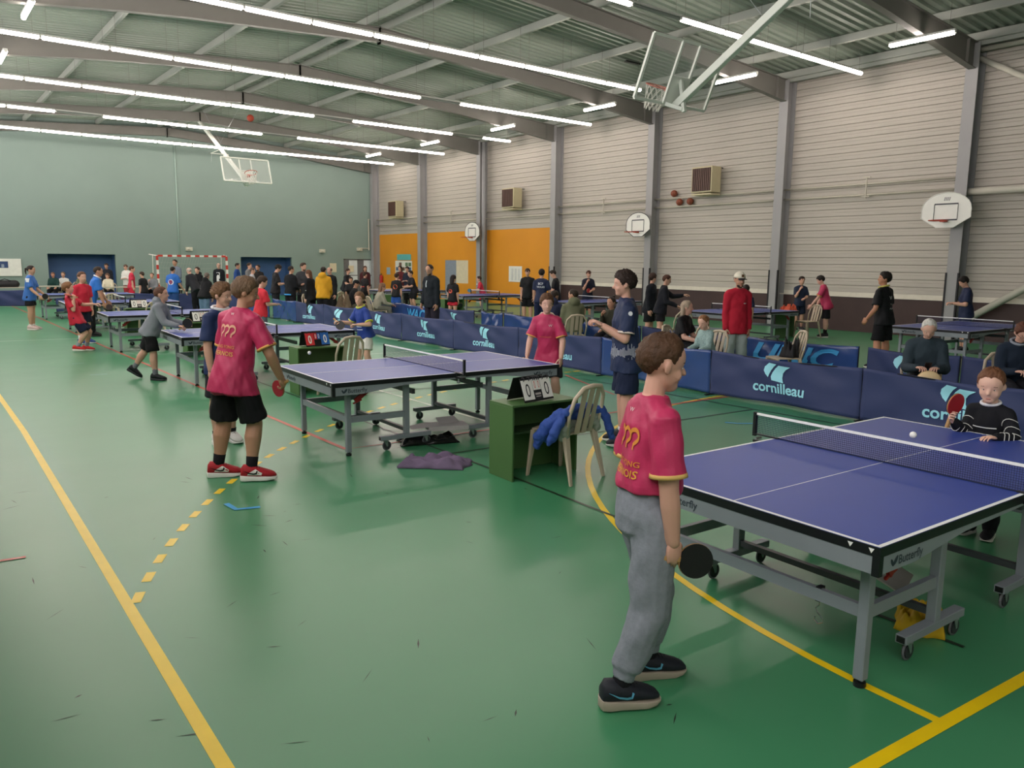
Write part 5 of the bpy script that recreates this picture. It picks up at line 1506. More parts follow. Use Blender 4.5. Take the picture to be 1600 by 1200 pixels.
def finalize_people():
    for kind, o, vox, extra, pr in PEND:
        r = o.modifiers.new('remesh', 'REMESH'); r.mode = 'VOXEL'; r.voxel_size = vox; r.use_smooth_shade = True
        sm = o.modifiers.new('smooth', 'SMOOTH'); sm.factor = 0.5; sm.iterations = 4 if kind == 'body' else 5
    dg = bpy.context.evaluated_depsgraph_get()
    new = []
    for kind, o, vox, extra, pr in PEND:
        new.append(bpy.data.meshes.new_from_object(o.evaluated_get(dg)))
    for (kind, o, vox, extra, pr), me in zip(PEND, new):
        o.modifiers.clear()
        m = o.data.materials[0]
        n = len(me.vertices); co = np.empty(n * 3, np.float32); me.vertices.foreach_get('co', co); co = co.reshape(-1, 3)
        if kind == 'cloth':
            nr = np.empty(n * 3, np.float32); me.vertices.foreach_get('normal', nr); nr = nr.reshape(-1, 3)
            sd = float(abs(co[0, 0]) * 7 + n % 13)
            # broad soft folds running diagonally down the cloth
            q = co
            ph = np.sin(q[:, 0] * 23 + q[:, 2] * 9 + sd) * np.sin(q[:, 2] * 31 - q[:, 1] * 17 + sd * 2)
            ph2 = np.sin(q[:, 0] * 47 - q[:, 2] * 35 + q[:, 1] * 21 + sd * 3)
            ph3 = np.sin(q[:, 2] * 14 + q[:, 0] * 31 + q[:, 1] * 26 + sd) ** 3
            co += nr * (0.0038 * ph + 0.0020 * ph2 + 0.004 * ph3)[:, None]
            me.vertices.foreach_set('co', co.ravel())
        if extra is not None:
            fs = [tuple(p.vertices) for p in me.polygons]
            vv = [tuple(c) for c in co]
            off = len(vv)
            vv += extra.v; fs += [tuple(i + off for i in f) for f in extra.f]
            m2 = bpy.data.meshes.new('body'); m2.from_pydata(vv, [], fs); m2.update()
            bpy.data.meshes.remove(me); me = m2
        me.polygons.foreach_set('use_smooth', [True] * len(me.polygons))
        if not len(me.materials): me.materials.append(m)
        old = o.data; o.data = me; bpy.data.meshes.remove(old)
        me.name = o.name
    for kind, o, vox, extra, pr in PEND:
        for p, frame, ob in (pr or ()):
            do_print(p, frame, ob)
# ------------------------------------------------------------------ the players near the viewer
PINK = mat('magenta_sports_jersey', '#b8305a', 0.5, var=0.09, vscale=5, bump=0.2, bscale=40, spec=0.35)
GREYJ = mat('grey_marl_jersey', '#858a93', 0.9, var=0.10, vscale=40, bump=0.2, bscale=80, spec=0.2)
GP = 'people in the hall'
person('boy in magenta shirt and grey joggers standing in the foreground, black paddle in hand', (2.49, 2.22), 72, 1.63, ('tee', '#b3294f', PINK), ('joggers', '#8b9098', GREYJ), ('short', '#4a3323'),
       dict(lean=1, twist=-6, head=(2, -8), legR=((0.04, -0.05, -1), (0.0, -0.38, -1)), legL=((-0.05, 0.30, -1), (0.0, -0.08, -1)), footR=(-6, 0), footL=(-4, 0),
            armR=((0.12, 0.03, -1), (-0.02, 0.14, -1)), armL=((-0.20, -0.06, -1), (0.02, 0.20, -1)), curlR=1.0, palmR=(-1, -0.2, 0), sockh=0.09, hem=0.075),
       skin='#d0a08c', shoe='#23262d', sole='#a79c8c', sock='#15151a', cuff='#d9b36a', group=GP, swoosh='#5fa3c4', hh=0.238,
       prints=[('loops', '', 'back', 0.185, 0.01, 0.15, '#d98a35'), ('text', 'PING PONG', 'back', 0.145, 0.01, 0.18, '#d98a35'), ('text', 'PERNOIS', 'back', 0.115, 0.01, 0.18, '#d9a035'), ('text', 'VV', 'back', 0.282, 0.0, 0.03, '#e8d5d5')],
       paddle=('R', (0.1, 0.85, -0.15), (1, -0.1, 0.1), '#141416', '#8e1f22', 'black paddle hanging in the hand of the boy in the foreground'))
person('boy in magenta shirt, black shorts and red trainers seen from behind', (2.20, 6.73), 22, 1.78, ('tee', '#b3294f', PINK), ('shorts', '#17171a'), ('mop', '#6b5440'),
       dict(lean=11, side=3, twist=-6, head=(48, -10), legR=((0.12, 0.22, -1), (0.04, -0.22, -1)), legL=((-0.16, 0.10, -1), (-0.10, -0.14, -1)), footR=(-55, 0), footL=(-50, 0),
            armR=((0.42, 0.10, -0.9), (-0.05, 0.55, -0.85)), armL=((-0.22, 0.10, -1), (0.02, 0.45, -0.9)), curlR=1.0, sockh=0.075, short=0.92, hem=-0.09),
       skin='#b98a70', shoe='#a8242c', sole='#ece8e2', sock='#17171a', cuff='#d9a35a', group=GP, swoosh='#1a1a1c', panel='#e6e2dc',
       prints=[('loops', '', 'back', 0.175, -0.005, 0.17, '#e2a98c'), ('text', 'PING PONG', 'back', 0.125, -0.005, 0.20, '#cf8a4a'), ('text', 'PERNOIS', 'back', 0.090, -0.005, 0.20, '#d9a35a'), ('text', 'VV', 'back', 0.285, 0.0, 0.035, '#e8d5d5')],
       paddle=('R', (-0.75, 0.25, -0.45), (0.1, -1, 0.1), '#c03a48', '#b02a38', 'red paddle held by the boy in magenta seen from behind'))
person('curly-haired boy in a dark navy shirt half hidden behind the magenta player', (2.56, 8.15), 115, 1.66, ('tee', '#27345a'), ('shorts', '#1c1c22'), ('curly', '#6b4d34'),
       dict(lean=2, head=(-10, -6), footR=(-35, 0), footL=(-20, 0), sockh=0.05), skin='#cfa08b', shoe='#d9d7d2', sole='#e8e6e2', sock='#1a1a1f', group=GP, collar='#d8d8dc')
person('boy in grey hoodie and black shorts lunging with a black paddle', (3.08, 13.25), 82, 1.52, ('hoodie', '#82868d'), ('shorts', '#141416'), ('short', '#5a3a2a'),
       dict(lean=24, twist=-4, head=(-4, 6), legR=((0.10, 0.16, -1), (0.0, 0.03, -1)), legL=((-0.10, -0.38, -0.9), (-0.05, -0.55, -0.8)), footR=(-14, 0), footL=(10, -34),
            armR=((0.15, 0.45, -0.9), (0.05, 0.95, -0.22)), armL=((-0.25, 0.30, -0.9), (0.1, 0.9, -0.1)), curlR=1.0, sockh=0.13, hem=-0.05),
       skin='#cfa08a', shoe='#1d1f22', sole='#2b2d30', sock='#6e7176', group=GP,
       paddle=('R', (0.1, 0.75, 0.55), (1, -0.1, 0.0), '#15151a', '#15151a', 'black paddle held out by the boy in the grey hoodie'))
person('boy in red shirt and red shoes stepping back with one arm stretched out', (2.80, 18.15), 72, 1.50, ('tee', '#c2273c'), ('shorts', '#1b2138'), ('mop', '#7a5538'),
       dict(lean=-12, head=(-6, 8), legR=((0.08, 0.50, -0.85), (0.0, -0.55, -0.85)), legL=((-0.08, 0.60, -0.8), (0.0, -0.25, -0.95)), footR=(-10, 0), footL=(-5, 0),
            armR=((0.25, 0.35, -0.8), (-0.1, 0.05, 1)), armL=((-0.3, 0.75, -0.5), (0.0, 0.95, 0.05)), curlR=0.9, curlL=0.9, sockh=0.08, hem=-0.09), skin='#d3a48d', shoe='#cf3033', sole='#e6ded6', sock='#8f979c', group=GP,
       paddle=('R', (0.2, -0.9, 0.3), (0, 0.3, 1), '#b5443a', '#202024', 'paddle raised behind the head of the boy in red'))
person('boy in red shirt standing behind the leaning boy in red', (3.20, 19.75), 120, 1.60, ('tee', '#c4283d'), ('shorts', '#1b2030'), ('short', '#5b3e2c'), dict(lean=4, head=(0, -2), sockh=0.08), skin='#d3a48d', shoe='#25407c', sole='#dcdcdc', sock='#dcdcdc', group=GP)
person('man in bright blue shirt and black tracksuit trousers leaning over the table', (3.66, 21.5), 62, 1.74, ('tee', '#2f6fc4'), ('trousers', '#15161a'), ('crop', '#33261f'),
       dict(lean=20, head=(-6, -4), armR=((0.12, 0.2, -1), (0.0, 0.3, -1)), armL=((-0.12, 0.3, -1), (0, 0.5, -0.9))), skin='#bd8c74', shoe='#17181b', sole='#1c1c1f', group=GP, collar='#e4e4e8',
       prints=[('disc', '', 'back', 0.17, 0, 0.15, '#b9cfe8')], paddle=('R', (0.1, 0.9, -0.3), (1, 0, 0.2), '#2a1a1a', '#2a1a1a', 'dark paddle in the hand of the man in blue and black'))
person('girl in blue shirt with white shoulder and black shorts holding a paddle', (2.70, 24.2), 78, 1.70, ('tee', '#3d6db5'), ('shorts', '#17171c'), ('pony', '#2c221e'),
       dict(lean=6, head=(0, -4), armR=((0.1, 0.25, -1), (0, 0.75, -0.7)), armL=((-0.1, 0.25, -1), (0.1, 0.8, -0.6)), legR=((0.04, 0.06, -1), (0, -0.06, -1)), short=0.6, sockh=0.05), skin='#c79a80', shoe='#d8bdb8', sole='#e6dcd8', sock='#e0d8d4', group=GP,
       prints=[('bar', '0.10', 'right', 0.25, 0.0, 0.10, '#e8e8ec')], paddle=('R', (0.1, 0.8, 0.45), (1, 0, 0), '#16161a', '#16161a', 'black paddle held by the girl in blue'))
person('boy in royal blue polo and white shorts with a black paddle by the long barrier', (6.05, 11.7), -135, 1.42, ('polo', '#27418f'), ('shorts', '#dcd9d0'), ('mop', '#75553c'),
       dict(lean=12, head=(-35, 0), armR=((0.35, 0.25, -0.85), (0.1, 0.9, 0.15)), armL=((-0.5, 0.05, -0.85), (0.55, 0.85, 0.0)), legR=((0.12, 0.25, -1), (0.04, -0.2, -1)), legL=((-0.14, 0.2, -1), (-0.04, -0.18, -1)), curlR=1.0, curlL=1.0, sockh=0.06, short=0.8, hem=-0.045),
       skin='#d9ab93', shoe='#e0dcd6', sock='#e0dcd6', cuff='#d3d84a', collar='#c9cf55', group=GP,
       prints=[('bar', '0.022', 'front', 0.10, 0, 0.13, '#b9c0d8'), ('bar', '0.016', 'front', 0.065, 0, 0.16, '#b9c0d8')],
       paddle=('R', S(-135, 0.55, -0.5, -0.3), S(-135, 0.1, 0.1, -1), '#131316', '#131316', 'black paddle of the boy in royal blue polo'))
person('boy in magenta shirt and dark shorts facing the viewer behind the second table', (6.50, 7.55), -158, 1.55, ('tee', '#b3294f', PINK), ('shorts', '#2f2e36'), ('mop', '#5d402c'),
       dict(lean=12, head=(-28, -4), armR=((0.30, 0.10, -0.95), (0.0, 0.45, -0.9)), armL=((-0.30, 0.10, -0.95), (-0.02, 0.35, -0.95)), legR=((0.12, 0.25, -1), (0.0, -0.2, -1)), legL=((-0.12, 0.25, -1), (0.0, -0.2, -1)), curlR=1.0, hem=-0.10),
       skin='#d9ab98', shoe='#3a3a40', sock='#e0dcd6', cuff='#d9a35a', group=GP,
       prints=[('text', 'VV', 'front', 0.235, 0.045, 0.045, '#ecd8dc'), ('bar', '0.006', 'front', 0.15, 0, 0.16, '#d97a4a')],
       paddle=('R', (-0.75, 0.45, -0.35), (0.2, 0.6, 0.9), '#3a3238', '#b04048', 'dark paddle held low by the magenta player facing us'))
person('tall dark-haired player in navy kit with skyline print, standing in profile', (5.98, 5.70), -92, 1.82, ('tee', '#25304f'), ('shorts', '#1f2740'), ('curly', '#2e211c'),
       dict(lean=2, head=(4, -2), armL=((-0.10, 0.12, -1), (0.30, 0.75, 0.45)), armR=((0.10, 0.15, -1), (-0.35, 0.75, 0.45)), curlL=0.9, curlR=0.9, hem=-0.09, sockh=0.05), skin='#cf9f8c', shoe='#22242a', sock='#e0e0e0', group=GP, cuff='#d8c9c0',
       prints=[('disc', '', 'left', 0.245, 0.0, 0.045, '#e4e6ea'), ('skyline', '', 'left', 0.02, 0.0, 0.20, '#c8ccd8'), ('skyline', '', 'front', 0.02, 0.03, 0.20, '#c8ccd8')])
person('small boy in black sweater with white lines raising a red paddle', (5.97, 2.17), -128, 1.22, ('sweater', '#16171c'), ('trousers', '#1d1e24'), ('short', '#6b4630'),
       dict(lean=4, head=(-12, -12), armR=(S(-128, -0.30, -0.85, -0.1), S(-128, -0.62, 0.60, -0.3)), armL=(S(-128, -0.05, -0.75, -0.6), S(-128, -0.9, 0.12, -0.25)), curlR=1.0, curlL=0.35, palmL=(0, 0, -1)), skin='#e0b49f', shoe='#1d1d22', sole='#c9c6c0', group=GP, collar='#dcdce0', hh=0.232, stripes='#d2d2cc',
       prints=[('bar', '0.008', 'front', 0.185, 0.0, 0.15, '#d8d8d4'), ('bar', '0.007', 'front', 0.10, 0.01, 0.16, '#d8d8d4'), ('bar', '0.007', 'front', 0.03, -0.01, 0.16, '#d8d8d4'), ('bar', '0.007', 'left', 0.14, 0.0, 0.14, '#d8d8d4'), ('bar', '0.007', 'left', 0.07, 0.0, 0.14, '#d8d8d4'), ('bar', '0.007', 'left', 0.0, 0.0, 0.14, '#d8d8d4')],
       paddle=('R', S(-128, 0.18, 0.9, -0.1), S(-128, 0.35, -0.05, -0.85), '#a3222a', '#1a1a1e', 'red paddle raised by the small boy'))
# ------------------------------------------------------------------ everyone else
def P_stand(**k): return dict(**k)
CROSS = dict(armR=((0.15, 0.12, -1), (-0.85, 0.5, 0.12)), armL=((-0.15, 0.12, -1), (0.85, 0.45, 0.05)))
PHONE = dict(armR=((0.14, 0.18, -1), (-0.45, 0.85, 0.1)), armL=((-0.14, 0.18, -1), (0.45, 0.85, 0.1)), head=(0, -28), curlR=0.8, curlL=0.8)
CHIN = dict(armR=((0.1, 0.35, -0.9), (-0.3, 0.35, 0.9)), armL=((-0.12, 0.2, -1), (0.6, 0.7, -0.1)), curlR=0.8)
READY = dict(lean=16, armR=((0.22, 0.25, -0.95), (0.0, 0.9, -0.1)), armL=((-0.22, 0.25, -0.95), (0.1, 0.9, -0.1)), legR=((0.12, 0.25, -1), (0.02, -0.22, -1)), legL=((-0.12, 0.25, -1), (-0.02, -0.22, -1)), curlR=1.0)
def SIT(**k):
    d = dict(hipz=0.52, lean=12, legR=((0.12, 1, -0.08), (0.0, 0.06, -1)), legL=((-0.12, 1, -0.08), (0.0, 0.06, -1)), armR=((0.12, 0.3, -0.95), (-0.1, 0.9, -0.2)), armL=((-0.12, 0.3, -0.95), (0.1, 0.9, -0.2)), hem=-0.02)
    d.update(k); return d
SITPHONE = SIT(lean=16, head=(0, -30), armR=((0.16, 0.22, -0.95), (-0.4, 0.85, 0.12)), armL=((-0.16, 0.22, -0.95), (0.4, 0.85, 0.12)), curlR=0.8, curlL=0.8)
def sitter(label, x, y, a, H, top, bottom, hair, pose=None, clabel=None, **kw):
    root, J = person(label, (x, y), a, H, top, bottom, hair, pose or SIT(), group=GP, **kw)
    hc = Matrix.Translation((x, y, 0)) @ Matrix.Rotation(heading(a), 4, 'Z') @ ((J['R']['hc'] + J['L']['hc']) / 2)
    if clabel:
        h = heading(a); d = V((-sin(h), cos(h), 0))
        chair(x + d.x * 0.06, y + d.y * 0.06, (d.x, d.y), clabel)
    return hc
def std(label, x, y, a, H, top, bottom, hair, pose=None, **kw):
    person(label, (x, y), a, H, top, bottom, hair, pose or {}, group=GP, **kw)
BK = '#15161a'; NV = '#1f2a47'
# between the two barrier rows
HC1 = sitter('white-haired old man in dark jacket sitting and looking at his phone', 9.92, 4.42, -158, 1.70, ('jacket', '#2f3b44'), ('trousers', '#2a2a30'), ('crop', '#c9c6c0'), SITPHONE, 'beige plastic chair under the white-haired old man', skin='#d3a593')
HC2 = sitter('woman with auburn bob and glasses sitting and looking at a phone', 10.55, 3.68, -170, 1.64, ('jacket', '#1f2a3a'), ('trousers', '#24242a'), ('mop_a', '#5a3527'), dict(SITPHONE, headroll=0), 'beige plastic chair under the woman with glasses', skin='#d3a593', glasses=True, collar='#8d94a0')
sitter('person at the right picture edge next to the woman with glasses', 10.85, 3.15, -165, 1.62, ('jacket', BK), ('trousers', BK), ('long', '#4a3022'), SIT(), 'beige plastic chair at the right picture edge', skin='#d3a593')
std('bearded man in white cap, red jacket and pale grey trousers', 10.95, 7.95, 172, 1.78, ('jacket', '#b02035'), ('trousers', '#a3b0ae'), ('crop', '#2a201c'), dict(lean=0, head=(-2, -4)), build=0.9, cap=('#e3dccb', '#2b2b33'), beard='#2e2320', skin='#b98a74',
    prints=[('bar', '0.014', 'front', 0.19, 0.04, 0.05, '#e0c8c8')], shoe='#444448')
sitter('little girl in pale mint patterned jacket sitting', 10.05, 7.8, -120, 1.28, ('jacket', '#8fa8a6', mat('mint_pattern', '#91aaa8', 0.8, var=0.35, vscale=60)), ('trousers', '#3a3f4a'), ('pony', '#8a6042'), SIT(hipz=0.50, head=(-10, -22)), 'beige plastic chair under the little girl in mint', skin='#dbae9a')
sitter('woman with long ash blonde hair sitting in a black top', 10.45, 8.75, 125, 1.66, ('tee', BK), ('trousers', BK), ('long', '#a3917f'), SIT(head=(-20, 0)), 'beige plastic chair under the blonde woman', skin='#d3a593')
sitter('person in dark navy padded jacket sitting with the back to us', 11.0, 12.75, 22, 1.74, ('hoodie', '#262c45'), ('trousers', BK), ('short', '#2c221c'), SIT(lean=20, head=(20, -10)), 'beige plastic chair under the person in navy padded jacket', skin='#bd8f78')
sitter('man in olive green hoodie and jeans sitting with the back to us', 10.95, 11.95, -12, 1.80, ('hoodie', '#6d7058'), ('trousers', '#5a7088'), ('crop', '#33281f'), SIT(lean=8, head=(-45, 0)), 'beige plastic chair under the man in olive hoodie', skin='#bd8f78')
sitter('dark-clad woman sitting with a hand over her mouth', 11.1, 10.85, -130, 1.62, ('long', '#35352a'), ('trousers', BK), ('bun', '#2a1f1a'), SIT(**dict(CHIN, lean=18)), 'beige plastic chair under the woman with hand over mouth', skin='#b98a74')
std('man in a dark suit jacket with glasses standing behind the barrier, looking down', 10.30, 16.4, -142, 1.84, ('jacket', '#1c2229'), ('trousers', '#2a2632'), ('recede', '#2b221c'), dict(head=(-6, -16), armR=((0.12, 0.05, -1), (0.05, 0.3, -1))), glasses=True, beard='#4a3a30', skin='#c4957e', prints=[('bar', '0.16', 'front', 0.22, -0.02, 0.025, '#c3ccd2')])
# behind the second row, right part of the hall
std('player in black polo and shorts seen from behind by the right-hand table', 14.5, 7.25, -35, 1.80, ('polo', BK), ('shorts', '#131317'), ('mop', '#1e1815'), dict(side=-4, head=(-40, 8), armL=((-0.3, -0.05, -0.95), (0.1, 0.65, -0.75)), armR=((0.22, -0.02, -1), (0.05, 0.12, -1)), legL=((-0.10, 0.05, -1), (-0.05, -0.05, -1)), short=0.95), skin='#b98468', collar='#c9c26a',
    prints=[('text', 'W', 'back', 0.19, 0.02, 0.10, '#c9c9c9'), ('text', 'Team', 'back', 0.135, 0.02, 0.09, '#9a9a9a'), ('text', 'Avignon', 'back', 0.09, 0.02, 0.16, '#c0c0c0')], shoe='#202024')
std('boy in navy kit looking down at his hands behind the right-hand table', 18.9, 7.6, -75, 1.70, ('tee', '#222c4a'), ('shorts', '#222c48'), ('mop', '#1e1815'), dict(PHONE, short=0.9), skin='#cfa08a', shoe='#20242c')
std('player in magenta shirt and black shorts bending over the green box at the wall', 19.45, 11.3, -70, 1.66, ('tee', '#b3294f', PINK), ('shorts', BK), ('mop', '#1e1815'), dict(lean=14, head=(0, -22), armR=((0.12, 0.2, -1), (0, 0.3, -0.9)), armL=((-0.15, 0.45, -0.9), (0, 0.6, -0.8)), sockh=0.1), skin='#d3a593', sock=BK, cuff='#d9a35a')
std('boy in dark navy shirt with hand on chin by the plank wall', 20.9, 13.0, 178, 1.58, ('tee', '#1f2a42'), ('shorts', '#1c2336'), ('short', '#2a1f1a'), CHIN, skin='#cfa08a')
std('boy in navy shirt with white letters seen from behind the red-jacket man', 15.3, 10.9, 20, 1.45, ('tee', '#1c2440'), ('shorts', '#1a2036'), ('short', '#1f1815'), dict(armL=((-0.3, -0.1, -1), (-0.1, 0.1, -1))), skin='#c79880', prints=[('text', 'BCF', 'back', 0.21, 0, 0.13, '#dfe3ea'), ('text', 'VIOLES', 'back', 0.16, 0, 0.22, '#dfe3ea')], paddle=None)
std('player in black top standing behind the pointing player', 14.3, 12.9, 120, 1.68, ('jacket', '#1a1d24'), ('shorts', BK), ('mop', '#3a2820'), dict(head=(-60, 0)), skin='#cfa08a')
std('player in black top pointing to the right with a ball', 13.95, 12.25, 95, 1.66, ('long', '#1a1c24'), ('shorts', '#17171c'), ('short', '#4a2c20'), dict(lean=8, head=(0, -12), armL=((-0.1, 0.75, -0.55), (0.0, 0.95, 0.15)), armR=((0.15, 0.2, -1), (0.0, 0.8, -0.3)), short=0.7), skin='#cfa08a')
std('boy in black shirt with a hand at his mouth by the brown panel', 17.95, 18.95, 165, 1.66, ('tee', '#1a1f30'), ('shorts', '#1c2233'), ('short', '#4a2c20'), CHIN, skin='#cfa08a', paddle=('L', (0.9, 0.4, 0.1), (0, 1, 0), '#a82a34', '#a82a34', 'red paddle of the boy with a hand at his mouth'))
std('player in navy kit with white letters seen from behind near the yellow wall edge', 14.3, 17.0, 12, 1.72, ('tee', '#202a48'), ('trousers', '#1d2542'), ('mop', '#221a17'), dict(armR=((0.25, 0.1, -1), (0.1, 0.6, -0.7))), skin='#c79880', prints=[('text', 'BCF', 'back', 0.22, 0, 0.14, '#d5dae4'), ('text', 'VIOLES', 'back', 0.17, 0, 0.22, '#d5dae4')])
std('boy in black shirt to the left of the navy player seen from behind', 15.6, 19.2, -170, 1.72, ('tee', BK), ('shorts', BK), ('short', '#2a1f1a'), dict(head=(0, -10)), skin='#cfa08a')
std('boy in black shirt to the right of the navy player seen from behind', 16.0, 18.3, -80, 1.69, ('tee', BK), ('shorts', BK), ('swept', '#2a201a'), dict(PHONE), skin='#cfa08a')
std('small boy in red kit with a blue paddle in front of the yellow wall', 17.75, 24.6, -95, 1.40, ('tee', '#c83048'), ('shorts', '#c22a40'), ('short', '#3a261c'), READY, skin='#d3a593', paddle=('L', (0.0, 0.95, 0.1), (1, 0, 0.2), '#5b8fb5', '#5b8fb5', 'blue paddle of the boy in red by the yellow wall'))
std('long-haired player in black shirt and red shorts seen from behind', 13.5, 20.3, 25, 1.50, ('tee', '#17161a'), ('shorts', '#c22a3c'), ('long', '#231a18'), dict(head=(20, -4), short=0.6), skin='#cfa08a', prints=[('disc', '', 'back', 0.15, -0.02, 0.13, '#c2503a')], paddle=('R', (0.3, 0.6, -0.6), (0, -1, 0.2), '#18181c', '#18181c', 'black paddle of the long-haired player in red shorts'))
std('boy in black shirt reaching over the far table by the photo board', 15.6, 26.1, -120, 1.60, ('tee', '#1a1a22'), ('shorts', BK), ('short', '#261c18'), READY, skin='#cfa08a')
std('player in black shirt with orange emblem and blue shorts seen from behind', 13.6, 24.0, 15, 1.50, ('tee', '#18181c'), ('shorts', '#2f56a8'), ('short', '#3a2820'), dict(lean=8), skin='#cfa08a', prints=[('disc', '', 'back', 0.16, 0, 0.16, '#d0603a')])
std('person in dark red top in front of the photo board, left one', 17.6, 30.6, -150, 1.70, ('long', '#5c2428'), ('trousers', BK), ('long', '#2a1c18'), CROSS, skin='#cfa08a')
std('person in navy top in front of the photo board, right one', 17.2, 29.3, -150, 1.68, ('long', '#232838'), ('trousers', BK), ('short', '#2a1c18'), CROSS, skin='#cfa08a')
std('long-haired person in dark red top standing by the glazed door', 16.2, 31.3, 160, 1.68, ('long', '#4a2226'), ('trousers', BK), ('long', '#4a2a20'), skin='#cfa08a')
std('child in black shirt with red stripe in front of the glazed door', 14.2, 27.5, 30, 1.48, ('tee', '#1a1719'), ('shorts', BK), ('short', '#3a2a20'), skin='#cfa08a', prints=[('bar', '0.03', 'back', 0.10, 0, 0.14, '#b03a34')])
sitter('person in black sitting at the table by the glazed door', 13.5, 27.2, 175, 1.66, ('tee', BK), ('trousers', BK), ('short', '#2a1f1a'), SIT(), 'beige plastic chair of the person by the glazed door', skin='#b98a74')
std('player in black shirt leaning by the end wall notice', 14.1, 29.0, 110, 1.64, ('tee', '#1a1c22'), ('shorts', BK), ('short', '#3a2820'), READY, skin='#cfa08a')
sitter('person in black cap and coat sitting on a chair with a beige jacket', 11.0, 22.2, 75, 1.70, ('jacket', '#1a1b1e'), ('trousers', '#5a5648'), ('short', BK), SIT(head=(0, -14)), 'beige plastic chair with a brown jacket over it', skin='#bd8f78', cap=(BK, BK))
sitter('person in pale grey coat sitting behind the boy in blue polo', 11.2, 21.0, 60, 1.60, ('jacket', '#9a9788'), ('trousers', '#6a6a60'), ('long', '#7a5a44'), SIT(lean=22, head=(0, -10)), 'beige plastic chair of the person in pale grey coat', skin='#cfa08a')
cloth_heap('brown_jacket', 'brown jacket draped on the chair of the person in black cap', 'jacket', (10.72, 22.15, 0.44), (0.45, 0.35), cloth_mat('#7a6a58'), 7.0, 0.38)
# group behind the left half of the barriers
std('person in mustard yellow hoodie seen from behind', 9.95, 21.9, 8, 1.72, ('hoodie', '#d29a28'), ('trousers', '#16161a'), ('crop', '#2a211c'), dict(armR=((0.14, 0.1, -1), (-0.2, 0.6, -0.6)), armL=((-0.14, 0.1, -1), (0.2, 0.6, -0.6))), skin='#bd8f78', build=1.08)
std('bald man in black top beside the yellow hoodie', 11.0, 23.6, -155, 1.70, ('long', '#191a1e'), ('trousers', BK), ('bald', '#6a6058'), dict(head=(0, -8)), skin='#d0a08c')
std('woman with long auburn hair in a black tracksuit with white stripe', 9.75, 22.35, -70, 1.62, ('jacket', '#191a1f'), ('trousers', '#191a1f'), ('long', '#5a3a28'), dict(head=(-10, -8)), skin='#d3a593', prints=[('bar', '0.02', 'left', 0.10, 0.0, 0.02, '#e4e4e4')])
std('bearded man in black vest over pale grey sleeves', 10.3, 24.2, 140, 1.82, ('jacket', '#3f4146'), ('trousers', '#1d1e22'), ('swept', '#3a2a20'), dict(CROSS, head=(-20, -4)), skin='#cfa08a', beard='#5a4030')
std('young man in black top with bright blue hem seen from behind', 9.75, 23.9, 25, 1.72, ('long', '#17181d'), ('trousers', '#15161a'), ('crop', '#2a211c'), dict(armR=((0.14, 0.1, -1), (-0.3, 0.7, -0.3)), armL=((-0.14, 0.1, -1), (0.3, 0.7, -0.3)), head=(25, -6)), skin='#c79880', prints=[('bar', '0.04', 'back', -0.045, 0, 0.26, '#2f8fd0')])
std('young man in black shirt with dark red side holding a phone', 9.85, 25.4, 60, 1.76, ('tee', '#1c191d'), ('trousers', '#1a1b20'), ('mop', '#1d1714'), PHONE, skin='#d0a08c')
std('bearded man in dark top in front of the right blue recess', 11.0, 30.0, -160, 1.72, ('long', '#201c1c'), ('trousers', BK), ('crop', '#2a201c'), CROSS, skin='#b98a74', beard='#2e2320')
std('person in black and white patterned top near the right blue recess', 11.75, 33.3, 100, 1.76, ('long', '#8a8a88', mat('checker_cloth', '#77777a', 0.8, var=0.5, vscale=45)), ('trousers', BK), ('short', '#3a2a22'), CROSS, skin='#cfa08a')
std('person in blue jacket near the right blue recess', 11.35, 33.6, 80, 1.76, ('jacket', '#2a4a88'), ('trousers', BK), ('crop', '#2a201c'), skin='#b98a74')
std('grey-haired person in pale grey shirt behind the magenta player', 10.2, 28.6, 70, 1.62, ('tee', '#a8a8b0'), ('trousers', BK), ('crop', '#5a4a42'), skin='#d0a08c')
person('player in red shirt seen from the side behind the magenta player', (6.05, 16.5), 40, 1.56, ('tee', '#cf2f3e'), ('trousers', '#5d6670'), ('mop', '#3a2a20'), dict(head=(20, -14), armR=((0.12, 0.2, -1), (-0.1, 0.8, 0.0)), armL=((-0.12, 0.2, -1), (0.2, 0.8, 0))), skin='#d3a593', shoe='#c9c7c4', group=GP)
# goal and officials
std('man in dark jacket over white shirt standing in the goal', 11.35, 35.9, 175, 1.74, ('jacket', '#1b1e24'), ('trousers', '#22242a'), ('bald', '#8a8078'), dict(head=(0, 0)), skin='#d6a896', build=1.12, prints=[('bar', '0.42', 'front', 0.12, 0, 0.14, '#e4e4e6')])
std('man in black hoodie with white stripe and jeans seen from behind', 7.5, 25.3, 20, 1.52, ('hoodie', '#1a1a1d'), ('trousers', '#5d7690'), ('crop', '#6b6058'), dict(lean=18, head=(-30, -10)), skin='#d0a08c', prints=[('bar', '0.24', 'left', 0.14, 0, 0.025, '#dcdcdc')], build=1.1)
std('balding man in dark jacket leaning over the officials table', 8.45, 29.4, -60, 1.68, ('jacket', '#2a2b30'), ('trousers', BK), ('bald', '#b5aaa0'), dict(lean=30, head=(-20, -14)), skin='#d9aa98')
std('person in black hoodie at the officials table, hand to the face', 9.2, 31.6, -160, 1.60, ('hoodie', BK), ('trousers', BK), ('short', '#3a2c24'), CHIN, skin='#d0a08c')
std('man in blue jersey with round emblem seen from behind', 7.45, 28.6, 8, 1.64, ('tee', '#2c66b8'), ('trousers', '#2a4a80'), ('crop', '#1d1815'), dict(armR=((0.2, 0.15, -1), (0.1, 0.6, -0.6))), skin='#bd8f78', build=1.12, prints=[('disc', '', 'back', 0.15, 0, 0.20, '#c9d3e4'), ('disc', '', 'back', 0.15, 0, 0.13, '#8d3344')])
